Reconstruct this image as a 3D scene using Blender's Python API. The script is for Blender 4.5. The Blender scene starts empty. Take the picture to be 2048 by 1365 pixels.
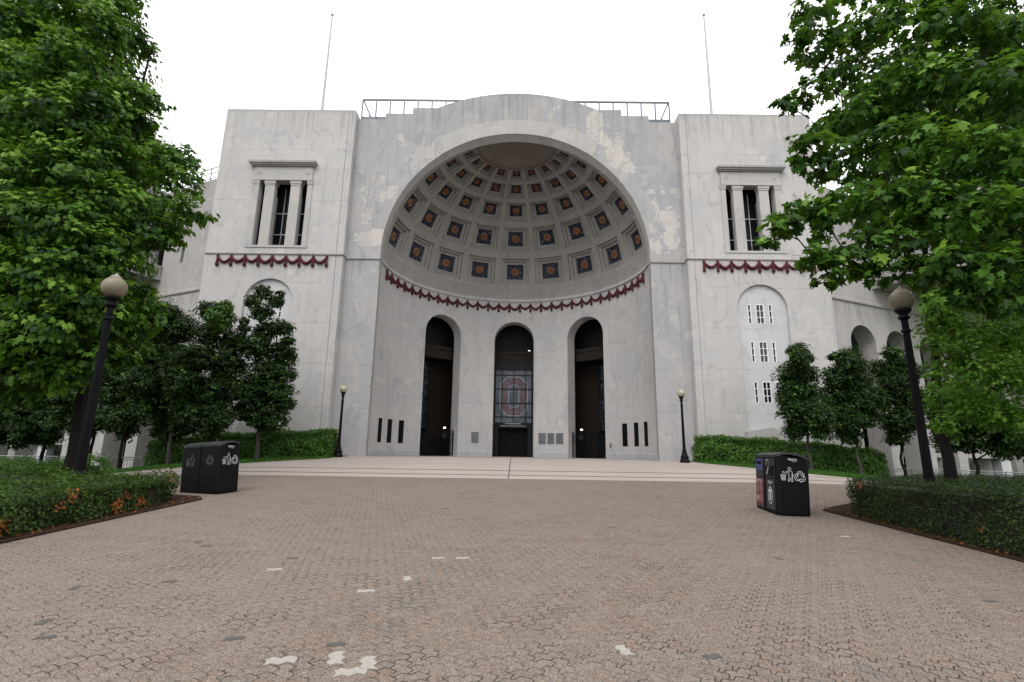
import bpy, bmesh, math, random
import numpy as np
from mathutils import Matrix, Vector
random.seed(11); RNG = np.random.default_rng(7)
R = math.radians
scene = bpy.context.scene
col = scene.collection

# ------------------------------------------------------------------ helpers
class MB:
    """collects polygons, then links them as ONE mesh object"""
    def __init__(s): s.v = []; s.f = []; s.m = []; s.cur = 0
    def poly(s, pts, m=None):
        n = len(s.v); s.v += [tuple(p) for p in pts]; s.f.append(tuple(range(n, n+len(pts)))); s.m.append(s.cur if m is None else m)
    def box(s, x0, x1, y0, y1, z0, z1, m=None):
        a = [(x0,y0,z0),(x1,y0,z0),(x1,y1,z0),(x0,y1,z0),(x0,y0,z1),(x1,y0,z1),(x1,y1,z1),(x0,y1,z1)]
        n = len(s.v); s.v += a
        for q in ((0,3,2,1),(4,5,6,7),(0,1,5,4),(1,2,6,5),(2,3,7,6),(3,0,4,7)):
            s.f.append(tuple(n+i for i in q)); s.m.append(s.cur if m is None else m)
    def obox(s, c, ax, ay, az, m=None):
        """oriented box: centre c and half-axis vectors"""
        c, ax, ay, az = map(Vector, (c, ax, ay, az)); n = len(s.v)
        for k in (-1, 1):
            for (i, j) in ((-1,-1),(1,-1),(1,1),(-1,1)):
                s.v.append(tuple(c + i*ax + j*ay + k*az))
        for q in ((0,3,2,1),(4,5,6,7),(0,1,5,4),(1,2,6,5),(2,3,7,6),(3,0,4,7)):
            s.f.append(tuple(n+i for i in q)); s.m.append(s.cur if m is None else m)
    def tube(s, pts, rad, n=8, m=None, cap=True):
        pts = [Vector(p) for p in pts]
        if not hasattr(rad, '__len__'): rad = [rad]*len(pts)
        base = len(s.v); up0 = Vector((0.31,0.17,0.93))
        for i, p in enumerate(pts):
            d = (pts[min(i+1,len(pts)-1)] - pts[max(i-1,0)])
            d = d.normalized() if d.length > 1e-9 else Vector((0,0,1))
            a = d.cross(up0)
            if a.length < .15: a = d.cross(Vector((1,0,0)))
            a.normalize(); b = d.cross(a)
            for k in range(n):
                t = 2*math.pi*k/n; s.v.append(tuple(p + rad[i]*(math.cos(t)*a + math.sin(t)*b)))
        mm = s.cur if m is None else m
        for i in range(len(pts)-1):
            for k in range(n):
                q = base+i*n+k; r_ = base+i*n+(k+1)%n
                s.f.append((q, r_, r_+n, q+n)); s.m.append(mm)
        if cap:
            s.f.append(tuple(base+k for k in range(n))[::-1]); s.m.append(mm)
            e = base+(len(pts)-1)*n
            s.f.append(tuple(e+k for k in range(n))); s.m.append(mm)
    def lathe(s, prof, c=(0,0,0), n=24, m=None):
        base = len(s.v); mm = s.cur if m is None else m
        for (r_, z) in prof:
            for k in range(n):
                t = 2*math.pi*k/n; s.v.append((c[0]+r_*math.cos(t), c[1]+r_*math.sin(t), c[2]+z))
        for i in range(len(prof)-1):
            for k in range(n):
                q = base+i*n+k; w = base+i*n+(k+1)%n
                s.f.append((q, w, w+n, q+n)); s.m.append(mm)
        s.f.append(tuple(base+k for k in range(n))[::-1]); s.m.append(mm)
        e = base+(len(prof)-1)*n; s.f.append(tuple(e+k for k in range(n))); s.m.append(mm)
    def build(s, name, mats, parent=None, smooth=False, merge=None):
        me = bpy.data.meshes.new(name); off = Vector((0,0,0))
        if parent is not None and parent.get('_abs'):
            off = world_loc(parent)
        me.from_pydata([(a-off[0], b-off[1], c-off[2]) for a, b, c in s.v], [], s.f)
        if not isinstance(mats, (list, tuple)): mats = [mats]
        for m in mats: me.materials.append(m)
        me.polygons.foreach_set('material_index', s.m)
        if merge:
            bm = bmesh.new(); bm.from_mesh(me); bmesh.ops.remove_doubles(bm, verts=bm.verts, dist=merge); bm.to_mesh(me); bm.free()
        if smooth: me.polygons.foreach_set('use_smooth', [True]*len(me.polygons))
        me.update()
        return link(name, me, parent)

def world_loc(o):
    l = Vector(o.location)
    while o.parent: o = o.parent; l += o.location
    return l
def link(name, me, parent=None):
    o = bpy.data.objects.new(name, me); col.objects.link(o)
    if parent is not None: o.parent = parent
    return o
def tag(o, label=None, cat=None, group=None, kind=None):
    if label: o['label'] = label
    if cat: o['category'] = cat
    if group: o['group'] = group
    if kind: o['kind'] = kind
    return o
def thing(name, label, cat, loc=(0,0,0), rz=0, group=None, absolute=False):
    """Empty at the base of a thing; absolute=True: its parts are given in world coordinates"""
    o = bpy.data.objects.new(name, None); col.objects.link(o)
    o.location = loc; o.rotation_euler = (0,0,rz); o.empty_display_size = .3
    if absolute: o['_abs'] = 1
    return tag(o, label, cat, group)
def children(o): return [c for c in col.objects if c.parent is o]
def copy_tree(o, parent=None):
    c = o.copy(); col.objects.link(c)
    if parent is not None: c.parent = parent
    for ch in children(o): copy_tree(ch, c)
    return c

def text_polys(body, size):
    cu = bpy.data.curves.new('t', 'FONT'); cu.body = body; cu.size = size; cu.align_x = 'CENTER'; cu.align_y = 'CENTER'
    cu.resolution_u = 3
    o = bpy.data.objects.new('t', cu); col.objects.link(o)
    dg = bpy.context.evaluated_depsgraph_get(); me = o.evaluated_get(dg).to_mesh()
    vs = [(v.co.x, v.co.y) for v in me.vertices]; fs = [tuple(p.vertices) for p in me.polygons]
    o.evaluated_get(dg).to_mesh_clear(); bpy.data.objects.remove(o); bpy.data.curves.remove(cu)
    return vs, fs
def add_text(mb, body, size, mp, m=None, sx=1):
    vs, fs = text_polys(body, size); n = len(mb.v)
    mb.v += [tuple(mp(x*sx, y)) for x, y in vs]
    for f in fs: mb.f.append(tuple(n+i for i in f)); mb.m.append(mb.cur if m is None else m)
def stroke(mb, pts, w, mp, closed=False, m=None):
    """flat stroked line in a 2-D frame mapped to 3-D by mp"""
    n = len(pts); segs = [(pts[i], pts[(i+1) % n]) for i in range(n if closed else n-1)]
    for (a, b) in segs:
        dx, dy = b[0]-a[0], b[1]-a[1]; L = math.hypot(dx, dy) or 1e-6
        ux, uy = dx/L*w*.35, dy/L*w*.35; nx, ny = -dy/L*w/2, dx/L*w/2
        mb.poly([mp(a[0]-ux+nx, a[1]-uy+ny), mp(a[0]-ux-nx, a[1]-uy-ny), mp(b[0]+ux-nx, b[1]+uy-ny), mp(b[0]+ux+nx, b[1]+uy+ny)], m)

# ------------------------------------------------------------------ materials
class NT:
    def __init__(s, name):
        s.mat = bpy.data.materials.new(name); s.mat.use_nodes = True
        s.t = s.mat.node_tree; s.t.nodes.clear()
        s.out = s.t.nodes.new('ShaderNodeOutputMaterial')
    def n(s, typ, **kw):
        x = s.t.nodes.new(typ)
        for k, v in kw.items(): setattr(x, k, v)
        return x
    def put(s, sock, v):
        if isinstance(v, bpy.types.NodeSocket): s.t.links.new(v, sock)
        elif v is not None: sock.default_value = v
    def math(s, op, a, b=None, c=None, clamp=False):
        x = s.n('ShaderNodeMath', operation=op); x.use_clamp = clamp
        s.put(x.inputs[0], a)
        if b is not None: s.put(x.inputs[1], b)
        if c is not None: s.put(x.inputs[2], c)
        return x.outputs[0]
    def mix(s, f, a, b, mode='MIX'):
        x = s.n('ShaderNodeMix', data_type='RGBA', blend_type=mode); x.clamp_factor = True
        s.put(x.inputs[0], f); s.put(x.inputs[6], c4(a)); s.put(x.inputs[7], c4(b)); return x.outputs[2]
    def mixf(s, f, a, b):
        x = s.n('ShaderNodeMix', data_type='FLOAT'); s.put(x.inputs[0], f); s.put(x.inputs[2], a); s.put(x.inputs[3], b); return x.outputs[0]
    def pos(s): return s.n('ShaderNodeNewGeometry').outputs['Position']
    def sep(s, v):
        x = s.n('ShaderNodeSeparateXYZ'); s.put(x.inputs[0], v); return x.outputs
    def comb(s, x_, y_, z_):
        x = s.n('ShaderNodeCombineXYZ')
        for i, v in enumerate((x_, y_, z_)): s.put(x.inputs[i], v)
        return x.outputs[0]
    def scale(s, v, k):
        x = s.n('ShaderNodeVectorMath', operation='MULTIPLY'); s.put(x.inputs[0], v); s.put(x.inputs[1], k); return x.outputs[0]
    def noise(s, v, sc, det=4, rough=.55, dist=0):
        x = s.n('ShaderNodeTexNoise'); s.put(x.inputs['Vector'], v); x.inputs['Scale'].default_value = sc
        x.inputs['Detail'].default_value = det; x.inputs['Roughness'].default_value = rough; x.inputs['Distortion'].default_value = dist
        return x.outputs['Fac']
    def white(s, v):
        x = s.n('ShaderNodeTexWhiteNoise', noise_dimensions='3D'); s.put(x.inputs['Vector'], v); return x.outputs['Value']
    def ramp(s, f, lo, hi):
        x = s.n('ShaderNodeMapRange'); x.interpolation_type = 'SMOOTHSTEP'; s.put(x.inputs[0], f)
        x.inputs[1].default_value = lo; x.inputs[2].default_value = hi; return x.outputs[0]
    def bump(s, h, st=.3, dist=.02):
        x = s.n('ShaderNodeBump'); x.inputs['Strength'].default_value = st; x.inputs['Distance'].default_value = dist
        s.put(x.inputs['Height'], h); return x.outputs[0]
    def principled(s, colr, rough=.85, bump=None, metal=0, spec=.3, **kw):
        b = s.n('ShaderNodeBsdfPrincipled'); s.put(b.inputs['Base Color'], c4(colr)); s.put(b.inputs['Roughness'], rough)
        b.inputs['Metallic'].default_value = metal; b.inputs['Specular IOR Level'].default_value = spec
        if bump is not None: s.put(b.inputs['Normal'], bump)
        for k, v in kw.items(): s.put(b.inputs[k], v)
        s.t.links.new(b.outputs[0], s.out.inputs[0]); return s.mat
def c4(c):
    return (*c, 1) if isinstance(c, tuple) and len(c) == 3 else c

def plain(name, c, rough=.6, metal=0, spec=.4, var=.12, scale=6, bump=.0):
    t = NT(name); p = t.pos(); f = t.noise(p, scale, 5)
    k = tuple(min(1, a*(1+var)) for a in c); d = tuple(a*(1-var) for a in c)
    bm = t.bump(f, bump, .01) if bump else None
    return t.principled(t.mix(f, d, k), rough, bm, metal, spec)

def concrete(name, base, streak=.25, patch=.3, stain=.35, cream=(), lines=(), cool=.0, plank=0, blotch=.25, drips=()):
    """board-marked, patched and rain-streaked old concrete, in world metres"""
    t = NT(name); P = t.pos(); x, y, z = t.sep(P)
    b = base
    colr = t.mix(t.noise(P, .22, 5, .6), tuple(a*(1-blotch*.55) for a in b), tuple(min(1,a*(1+blotch*.4)) for a in b))
    cl = t.ramp(t.noise(t.scale(P, (1,1,.7)), .35, 3, .5, .4), .45, .66)
    colr = t.mix(t.math('MULTIPLY', cl, .35+cool), colr, (b[0]*.86, b[1]*.90, b[2]*.97))
    # repair rectangles: snapped cells
    if patch > 0:
        for k, (sx, sz, th, amt, tint) in enumerate(((.62,.85,.84,.34,(1.12,1.09,1.06)),(1.9,1.2,.74,.30,(1.07,1.05,1.03)),(.42,.36,.965,.7,(1.20,1.17,1.13)),(.5,1.3,.95,.4,(.84,.84,.84)))):
            wob = t.math('MULTIPLY', t.noise(P, 1.6, 2), .22)
            cell = t.comb(t.math('FLOOR', t.math('ADD', t.math('DIVIDE', x, sx), wob)), t.math('FLOOR', t.math('DIVIDE', y, 2.4)), t.math('FLOOR', t.math('ADD', t.math('DIVIDE', z, sz), t.math('MULTIPLY', wob, .6))))
            w = t.white(t.scale(cell, (1.0+.13*k, 1.0, 1.0-.07*k)))
            msk = t.math('MULTIPLY', t.math('GREATER_THAN', w, th), t.ramp(t.noise(P, .28+.05*k, 2), .40, .62))
            colr = t.mix(t.math('MULTIPLY', msk, amt*patch*2.2), colr, tuple(min(1, a*q) for a, q in zip(b, tint)))
    for (cx, cz, rx, rz, amt) in cream:      # big repaired areas of warm mortar with stepped edges
        wx = t.math('SUBTRACT', t.noise(P, .8, 4, .65), .5); wz = t.math('SUBTRACT', t.noise(t.scale(P,(1.3,1,1.7)), .7, 4, .65), .5)
        qx = t.math('MULTIPLY', t.math('FLOOR', t.math('DIVIDE', x, .22)), .22); qz = t.math('MULTIPLY', t.math('FLOOR', t.math('DIVIDE', z, .30)), .30)
        dx = t.math('DIVIDE', t.math('ADD', t.math('SUBTRACT', qx, cx), t.math('MULTIPLY', wx, 2.4)), rx)
        dz = t.math('DIVIDE', t.math('ADD', t.math('SUBTRACT', qz, cz), t.math('MULTIPLY', wz, 3.0)), rz)
        d = t.math('ADD', t.math('MULTIPLY', dx, dx), t.math('MULTIPLY', dz, dz))
        colr = t.mix(t.math('MULTIPLY', t.math('SUBTRACT', 1, t.ramp(d, .95, 1.0)), amt), colr, t.mix(t.noise(P, .9, 5, .65), (b[0]*1.30,b[1]*1.23,b[2]*1.13), (min(1,b[0]*1.55), min(1,b[1]*1.48), min(1,b[2]*1.36))))
    # flaked and re-rendered skin with ragged edges
    pk = t.noise(t.scale(P, (1,1,.8)), .75, 9, .62, .6)
    colr = t.mix(t.math('MULTIPLY', t.ramp(pk, .535, .565), .48), colr, (min(1,b[0]*1.13), min(1,b[1]*1.10), min(1,b[2]*1.07)))
    pk2 = t.noise(t.scale(P, (1.2,1,.7)), 1.0, 9, .66, .8)
    colr = t.mix(t.math('MULTIPLY', t.ramp(pk2, .44, .39), .65), colr, (b[0]*.79, b[1]*.80, b[2]*.84))
    for z0, ln, amt in drips:                # run-off below ledges and copings
        q = t.math('DIVIDE', t.math('SUBTRACT', z0, z), ln)
        fade = t.math('MULTIPLY', t.math('GREATER_THAN', q, 0.0), t.math('SUBTRACT', 1, t.ramp(q, .0, 1.0)))
        sn = t.math('MAXIMUM', t.ramp(t.noise(t.scale(P, (3.2, 3.2, .08)), 1.0, 5, .7), .46, .68), t.math('MULTIPLY', t.ramp(q, .12, .0), .6))
        colr = t.mix(t.math('MULTIPLY', t.math('MULTIPLY', fade, sn), amt), colr, tuple(a*.48 for a in b))
    # rain streaks and dark scuffs
    st = t.noise(t.scale(P, (2.4, 2.4, .13)), 1.0, 6, .65)
    colr = t.mix(t.math('MULTIPLY', t.ramp(st, .5, .78), streak), colr, tuple(a*.62 for a in b))
    st2 = t.noise(t.scale(P, (7, 7, .3)), 1.0, 3, .6)
    colr = t.mix(t.math('MULTIPLY', t.ramp(st2, .58, .75), streak*.5), colr, tuple(a*.72 for a in b))
    sc = t.math('MULTIPLY', t.ramp(t.noise(P, 3.1, 8, .74), .56, .70), t.ramp(t.noise(P, .45, 3), .42, .62))
    colr = t.mix(t.math('MULTIPLY', sc, stain), colr, tuple(a*.5 for a in b))
    h = t.noise(P, 9, 8, .7)
    for z0 in lines:                         # lift joints
        wv = t.math('MULTIPLY', t.math('SUBTRACT', t.noise(P, 1.1, 3), .5), .10)
        dd = t.math('ABSOLUTE', t.math('ADD', t.math('SUBTRACT', z, z0), wv))
        m = t.math('SUBTRACT', 1, t.ramp(dd, .012, .05)); m = t.math('MULTIPLY', m, t.ramp(t.noise(t.scale(P,(1,1,.2)), .9, 3), .36, .6))
        colr = t.mix(t.math('MULTIPLY', m, .36), colr, tuple(a*.55 for a in b))
        h = t.math('SUBTRACT', h, t.math('MULTIPLY', m, .5))
    if plank:
        pl = t.math('ABSOLUTE', t.math('SUBTRACT', t.math('FRACT', t.math('DIVIDE', x, plank)), .5))
        pm = t.math('MULTIPLY', t.ramp(pl, .47, .495), t.ramp(t.noise(P, .7, 3), .4, .6))
        colr = t.mix(t.math('MULTIPLY', pm, .25), colr, tuple(a*.6 for a in b))
    fine = t.noise(P, 40, 3, .6)
    colr = t.mix(t.math('MULTIPLY', t.math('SUBTRACT', fine, .35), .25), colr, tuple(a*.8 for a in b))
    return t.principled(colr, .92, t.bump(h, .28, .025), 0, .2)

XC, TY, CY = -.1, 30.0, 30.45
CB = (.432, .418, .409)
M = {}
M['tower'] = concrete('tower_concrete', CB, .45, .40, .75, lines=(20.95, 17.29, 11.7, 9.14, 6.61, 4.0), blotch=.26, drips=((23.97,3.0,.75),(13.55,2.2,.6),(19.6,1.5,.35)))
M['centre'] = concrete('front_concrete', (.352,.346,.347), .62, .62, .75, cool=.3, plank=.62, drips=((25.8,4.5,.75),(13.5,2.4,.6)),
    cream=((5.2,23.0,.5,1.1,.85),(6.0,22.2,.55,.7,.85),(6.5,21.1,.75,1.0,.9),(7.2,20.2,.45,.8,.85),(9.75,16.4,.75,.55,.9),(9.8,15.0,.65,.9,.85),(8.75,16.6,.22,1.4,.8),(9.0,14.5,.35,.5,.8),(-6.1,21.2,.75,.7,.45),(-6.9,20.2,.5,.7,.4),(-9.5,14.7,.95,.65,.85),(-8.7,17.9,.4,.5,.8),(-9.9,16.3,.3,.5,.6),(2.3,24.0,.22,1.3,.45),(3.1,22.95,.8,.3,.45),(-9.0,19.2,.22,.25,.8),(-7.9,21.8,.2,.35,.8),(9.4,18.6,.25,.3,.7),(8.4,18.4,.25,.25,.7),(-10.2,17.7,.25,.3,.7)), lines=(11.7, 6.61, 4.0))
M['niche'] = concrete('niche_concrete', (.425,.416,.411), .42, .42, .75, lines=(9.3, 5.2, 3.0), cool=.1, blotch=.26, drips=((13.4,1.3,.35),))
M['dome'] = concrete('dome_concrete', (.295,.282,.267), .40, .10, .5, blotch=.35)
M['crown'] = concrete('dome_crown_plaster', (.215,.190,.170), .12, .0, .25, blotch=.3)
M['baseband'] = concrete('base_band_concrete', (.37,.375,.39), .3, .2, .4)
M['wing'] = concrete('wing_concrete', (.36,.345,.335), .28, .25, .60, lines=(16.2, 8.2, 5.0), blotch=.3, drips=((19.2,2.5,.5),(11.35,1.8,.7)))
M['white_wall'] = concrete('pale_panel_concrete', (.47,.47,.475), .22, .06, .15, lines=(11.7, 9.14, 6.61, 4.0), blotch=.12)
M['slab'] = concrete('slab_concrete', (.30,.29,.285), .35, .1, .4, blotch=.3)
M['trim'] = concrete('trim_stone', (.40,.385,.37), .25, .0, .35, blotch=.2)
M['trim_dark'] = concrete('weathered_ledge', (.31,.295,.28), .5, .0, .6, blotch=.3)
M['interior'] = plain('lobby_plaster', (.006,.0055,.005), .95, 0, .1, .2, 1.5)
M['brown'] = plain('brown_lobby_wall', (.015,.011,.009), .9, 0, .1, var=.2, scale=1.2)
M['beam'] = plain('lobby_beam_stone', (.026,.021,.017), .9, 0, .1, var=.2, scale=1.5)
M['black_metal'] = plain('black_ironwork', (.0035,.0035,.005), .55, 0, .12, .3, 14)
M['dark_frame'] = plain('dark_bronze', (.008,.008,.009), .6, 0, .2, .25, 6)
M['steel'] = plain('painted_steel', (.11,.125,.14), .5, .4, .5, .15, 8)
M['grey_steel'] = plain('galvanised_steel', (.22,.23,.25), .5, .5, .5, .2, 8)
M['muntin'] = plain('pale_window_bar', (.45,.46,.48), .5, 0, .4, .08, 8)
M['white_paint'] = plain('white_paint', (.78,.78,.77), .6, 0, .3, .05, 12)
M['pole_paint'] = plain('flagpole_paint', (.42,.41,.42), .5, 0, .3, .05, 12)
M['glass_dark'] = None
def glassy(name, c, rough=.06, spec=.6):
    t = NT(name); P = t.pos(); f = t.noise(P, .9, 3)
    return t.principled(t.mix(f, tuple(a*.6 for a in c), tuple(a*1.4 for a in c)), rough, t.bump(t.noise(P, 1.2, 2), .05, .02), 0, spec)
M['glass_dark'] = glassy('dark_window_glass', (.010,.011,.014))
M['glass_blue'] = glassy('blue_grey_glass', (.035,.045,.055), .12)
M['terracotta'] = plain('red_terracotta', (.078,.020,.022), .85, 0, .15, .55, 7, .4)
def two_tone(name, a, b, sc, lo, hi, rough=.8, spec=.3, third=None):
    t = NT(name); P = t.pos(); f = t.ramp(t.noise(P, sc, 6, .7), lo, hi)
    c = t.mix(f, a, b)
    if third: c = t.mix(t.ramp(t.noise(P, sc*1.9, 5, .75), .53, .62), c, third)
    return t.principled(c, rough, None, 0, spec)
M['coffer_blue'] = two_tone('faded_blue_coffer', (.012,.017,.034), (.026,.032,.046), 2.2, .4, .66, third=(.115,.125,.15))
M['petal'] = two_tone('orange_petal', (.185,.080,.044), (.25,.13,.078), 4, .35, .65)
M['petal_core'] = two_tone('ochre_rosette_heart', (.20,.10,.03), (.07,.025,.016), 9, .45, .6)
M['plaque'] = plain('bronze_plaque', (.15,.155,.165), .45, .4, .5, .2, 20)
M['plaque_line'] = plain('plaque_lettering', (.055,.056,.06), .5, .3, .4, .1, 20)
M['slit'] = plain('dark_slit', (.004,.004,.004), .8, 0, .1)
M['red_glass'] = two_tone('red_stained_glass', (.050,.020,.028), (.085,.058,.072), 2.2, .35, .6, .15, .3, (.125,.10,.125))  # greyish third tone paints the reflection on the red glass
M['grey_glass'] = two_tone('grey_stained_glass', (.035,.046,.062), (.105,.12,.15), .8, .35, .68, .12, .3, (.028,.045,.055))
M['pale_glass'] = plain('milky_glass_edge', (.19,.22,.24), .3, var=.4, scale=6)
M['art_glass'] = two_tone('leaded_glass', (.004,.005,.008), (.020,.030,.050), 2.5, .48, .64, .2, .3, (.07,.08,.09))
# globes
t = NT('cream_lamp_globe'); P = t.pos()
M['globe'] = t.principled(t.mix(t.ramp(t.noise(P, 3, 4), .4, .7), (.36,.33,.245), (.27,.235,.15)), .35, None, 0, .4)
M['globe_shaded'] = plain('shaded_lamp_globe', (.17,.148,.098), .4, 0, .3, .16, 3)  # near globes: shade from the tree canopy is put into this colour
t = NT('lit_lamp'); e = t.n('ShaderNodeEmission'); e.inputs[0].default_value = (1,.93,.8,1); e.inputs[1].default_value = 2.2; t.t.links.new(e.outputs[0], t.out.inputs[0]); M['lit'] = t.mat
# bins
M['bin'] = plain('black_powder_coat', (.0035,.0035,.004), .5, 0, .12, .25, 30)
M['bin_top'] = plain('grey_bin_lid', (.018,.019,.021), .42, 0, .3, .15, 20)
M['bin_panel'] = plain('charcoal_bin_panel', (.024,.024,.026), .5, 0, .3, .15, 20)
M['decal'] = plain('pale_decal', (.62,.62,.62), .6, 0, .3, .06, 20)
M['decal_dim'] = plain('worn_grey_decal', (.10,.105,.11), .6, 0, .3, .2, 30)
M['decal_mid'] = plain('grey_lettering', (.28,.28,.29), .6, 0, .3, .1, 20)
M['decal_red'] = plain('dark_red_decal', (.10,.018,.024), .5, 0, .4, .1, 20)
M['decal_pink'] = plain('faded_pink_decal', (.40,.22,.23), .6, 0, .3, .15, 30)
M['decal_blue'] = plain('blue_decal', (.035,.045,.22), .5, 0, .4, .2, 30)
M['chrome'] = plain('bare_metal', (.55,.55,.56), .3, .8, .5, .1, 20)
# bark
t = NT('bark'); P = t.pos(); b = t.noise(t.scale(P, (14,14,3)), 1, 6, .65)
M['bark'] = t.principled(t.mix(b, (.006,.0055,.0055), (.022,.019,.018)), .95, t.bump(b, .7, .03), 0, .1)
t = NT('grey_bark'); P = t.pos(); b = t.noise(t.scale(P, (18,18,4)), 1, 6, .65)
M['bark_grey'] = t.principled(t.mix(b, (.03,.027,.025), (.085,.078,.074)), .95, t.bump(b, .6, .02), 0, .1)
M['core'] = plain('hedge_twigs', (.022,.018,.012), .95, var=.4, scale=12)

def leafmat(name, dark, light, warm, trans=.38, dry=None, gloss=.5):
    """leaf colours vary from leaf to leaf by the face attribute 'tint'"""
    t = NT(name); a = t.n('ShaderNodeAttribute', attribute_name='tint'); f = a.outputs['Fac']
    c = t.mix(t.ramp(f, 0, .75), dark, light); c = t.mix(t.ramp(f, .82, 1.0), c, warm)
    if dry:
        d = t.n('ShaderNodeAttribute', attribute_name='dry'); c = t.mix(d.outputs['Fac'], c, dry)
    b = t.n('ShaderNodeBsdfPrincipled'); t.put(b.inputs['Base Color'], c); b.inputs['Roughness'].default_value = gloss; b.inputs['Specular IOR Level'].default_value = .16
    tr = t.n('ShaderNodeBsdfTranslucent'); t.put(tr.inputs[0], t.mix(.45, c, (.13,.27,.015), 'MIX'))
    mx = t.n('ShaderNodeMixShader'); mx.inputs[0].default_value = trans
    t.t.links.new(b.outputs[0], mx.inputs[1]); t.t.links.new(tr.outputs[0], mx.inputs[2]); t.t.links.new(mx.outputs[0], t.out.inputs[0])
    return t.mat
M['leaf_left'] = leafmat('maple_leaf_left', (.009,.034,.005), (.095,.205,.022), (.19,.32,.042), .36)
M['leaf_right'] = leafmat('maple_leaf_right', (.010,.036,.005), (.072,.172,.018), (.155,.275,.032), .34)
M['leaf_bright'] = leafmat('bright_maple_leaf', (.065,.17,.020), (.17,.33,.042), (.25,.40,.06), .42)
M['leaf_small'] = leafmat('small_tree_leaf', (.006,.021,.005), (.028,.064,.011), (.075,.16,.024), .16)
M['leaf_hedge'] = leafmat('hedge_leaf', (.009,.024,.004), (.048,.092,.012), (.12,.19,.024), .2, (.30,.085,.02))
M['leaf_far_hedge'] = leafmat('far_hedge_leaf', (.034,.090,.014), (.085,.185,.030), (.14,.27,.042), .30)
M['leaf_yew'] = leafmat('clipped_hedge_leaf', (.007,.019,.005), (.028,.054,.010), (.060,.092,.018), .15, (.22,.06,.02))
M['grass'] = leafmat('grass_blade', (.028,.085,.012), (.055,.15,.022), (.08,.18,.03), .3)
# ------------------------------------------------------------------ ground materials
t = NT('interlocking_pavers'); P = t.pos(); x, y, z = t.sep(P)
W = .110
ux = t.math('DIVIDE', t.math('ADD', t.math('MULTIPLY', x, .966), t.math('MULTIPLY', y, .259)), W)
uy = t.math('DIVIDE', t.math('SUBTRACT', t.math('MULTIPLY', y, .966), t.math('MULTIPLY', x, .259)), W)
def tri(v):    # triangle wave, period 1, -1..1
    return t.math('SUBTRACT', t.math('MULTIPLY', t.math('ABSOLUTE', t.math('SUBTRACT', t.math('FRACT', v), .5)), 4), 1)
wob = t.noise(P, 3.0, 2); wob2 = t.noise(t.scale(P, (1.3,.9,1)), 3.3, 2)
a_ = t.math('ADD', t.math('ADD', ux, t.math('MULTIPLY', tri(uy), .20)), t.math('MULTIPLY', t.math('SUBTRACT', wob, .5), .42))
b_ = t.math('ADD', t.math('ADD', uy, t.math('MULTIPLY', tri(ux), .20)), t.math('MULTIPLY', t.math('SUBTRACT', wob2, .5), .42))
i_, j_ = t.math('FLOOR', a_), t.math('FLOOR', b_); fx, fy = t.math('FRACT', a_), t.math('FRACT', b_)
k_ = t.math('FLOORED_MODULO', t.math('ADD', t.math('SUBTRACT', i_, j_), .5), 4.0)
is1 = t.math('MULTIPLY', t.math('GREATER_THAN', k_, 1.0), t.math('LESS_THAN', k_, 2.0))
is2 = t.math('MULTIPLY', t.math('GREATER_THAN', k_, 2.0), t.math('LESS_THAN', k_, 3.0))
ver = t.math('GREATER_THAN', k_, 2.0)
hu = t.math('ADD', fx, is1); vv = t.math('ADD', fy, is2)
dh = t.math('MINIMUM', t.math('MINIMUM', hu, t.math('SUBTRACT', 2, hu)), t.math('MINIMUM', fy, t.math('SUBTRACT', 1, fy)))
dv = t.math('MINIMUM', t.math('MINIMUM', vv, t.math('SUBTRACT', 2, vv)), t.math('MINIMUM', fx, t.math('SUBTRACT', 1, fx)))
edge = t.mixf(ver, dh, dv)
bid = t.comb(t.math('SUBTRACT', i_, is1), t.math('SUBTRACT', j_, is2), 0.0)
rnd = t.white(bid); rnd2 = t.white(t.scale(bid, (1.7, 2.3, 1)))
PB = (.180,.144,.117)
c = t.mix(rnd, tuple(q*.86 for q in PB), tuple(q*1.13 for q in PB))
c = t.mix(t.math('MULTIPLY', t.math('GREATER_THAN', rnd2, .80), .45), c, (.20,.125,.085))
c = t.mix(t.math('MULTIPLY', t.math('LESS_THAN', rnd2, .14), .4), c, (.135,.132,.128))
big = t.noise(P, .45, 4, .6); c = t.mix(t.ramp(big, .35, .7), c, tuple(q*1.12 for q in PB), 'MIX')
c = t.mix(t.math('MULTIPLY', t.ramp(t.noise(P, .9, 5, .65), .55, .75), .5), c, (.15,.13,.12))
c = t.mix(t.math('MULTIPLY', t.ramp(t.noise(t.scale(P,(1,.6,1)), .16, 3, .6), .50, .70), .4), c, (.215,.175,.146))
ag = t.n('ShaderNodeTexVoronoi'); t.put(ag.inputs['Vector'], P); ag.inputs['Scale'].default_value = 130
agc = t.sep(ag.outputs['Color'])[0]
c = t.mix(t.math('MULTIPLY', t.ramp(agc, .70, .92), .6), c, (.33,.285,.25))
c = t.mix(t.math('MULTIPLY', t.ramp(agc, .34, .08), .75), c, (.055,.046,.040))
fine = t.noise(P, 330, 2, .6); c = t.mix(t.math('MULTIPLY', t.math('ABSOLUTE', t.math('SUBTRACT', fine, .5)), 1.6), c, (.10,.085,.075))
open_ = t.ramp(t.noise(t.scale(P, (1,1.5,1)), 2.2, 5, .7), .40, .62)                # joints: sanded up in places, open in others
jw = t.math('MULTIPLY_ADD', open_, .055, .020)
joint = t.math('DIVIDE', t.math('SUBTRACT', jw, edge), t.math('MULTIPLY', jw, .55), None, True)
jm = t.math('MULTIPLY', joint, t.math('MULTIPLY_ADD', open_, .70, .08))
c = t.mix(jm, c, (.022,.018,.015))
h = t.math('SUBTRACT', t.math('ADD', t.math('MULTIPLY', rnd, .35), t.math('MULTIPLY', agc, .18)), t.math('MULTIPLY', joint, 1.0))
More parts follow.
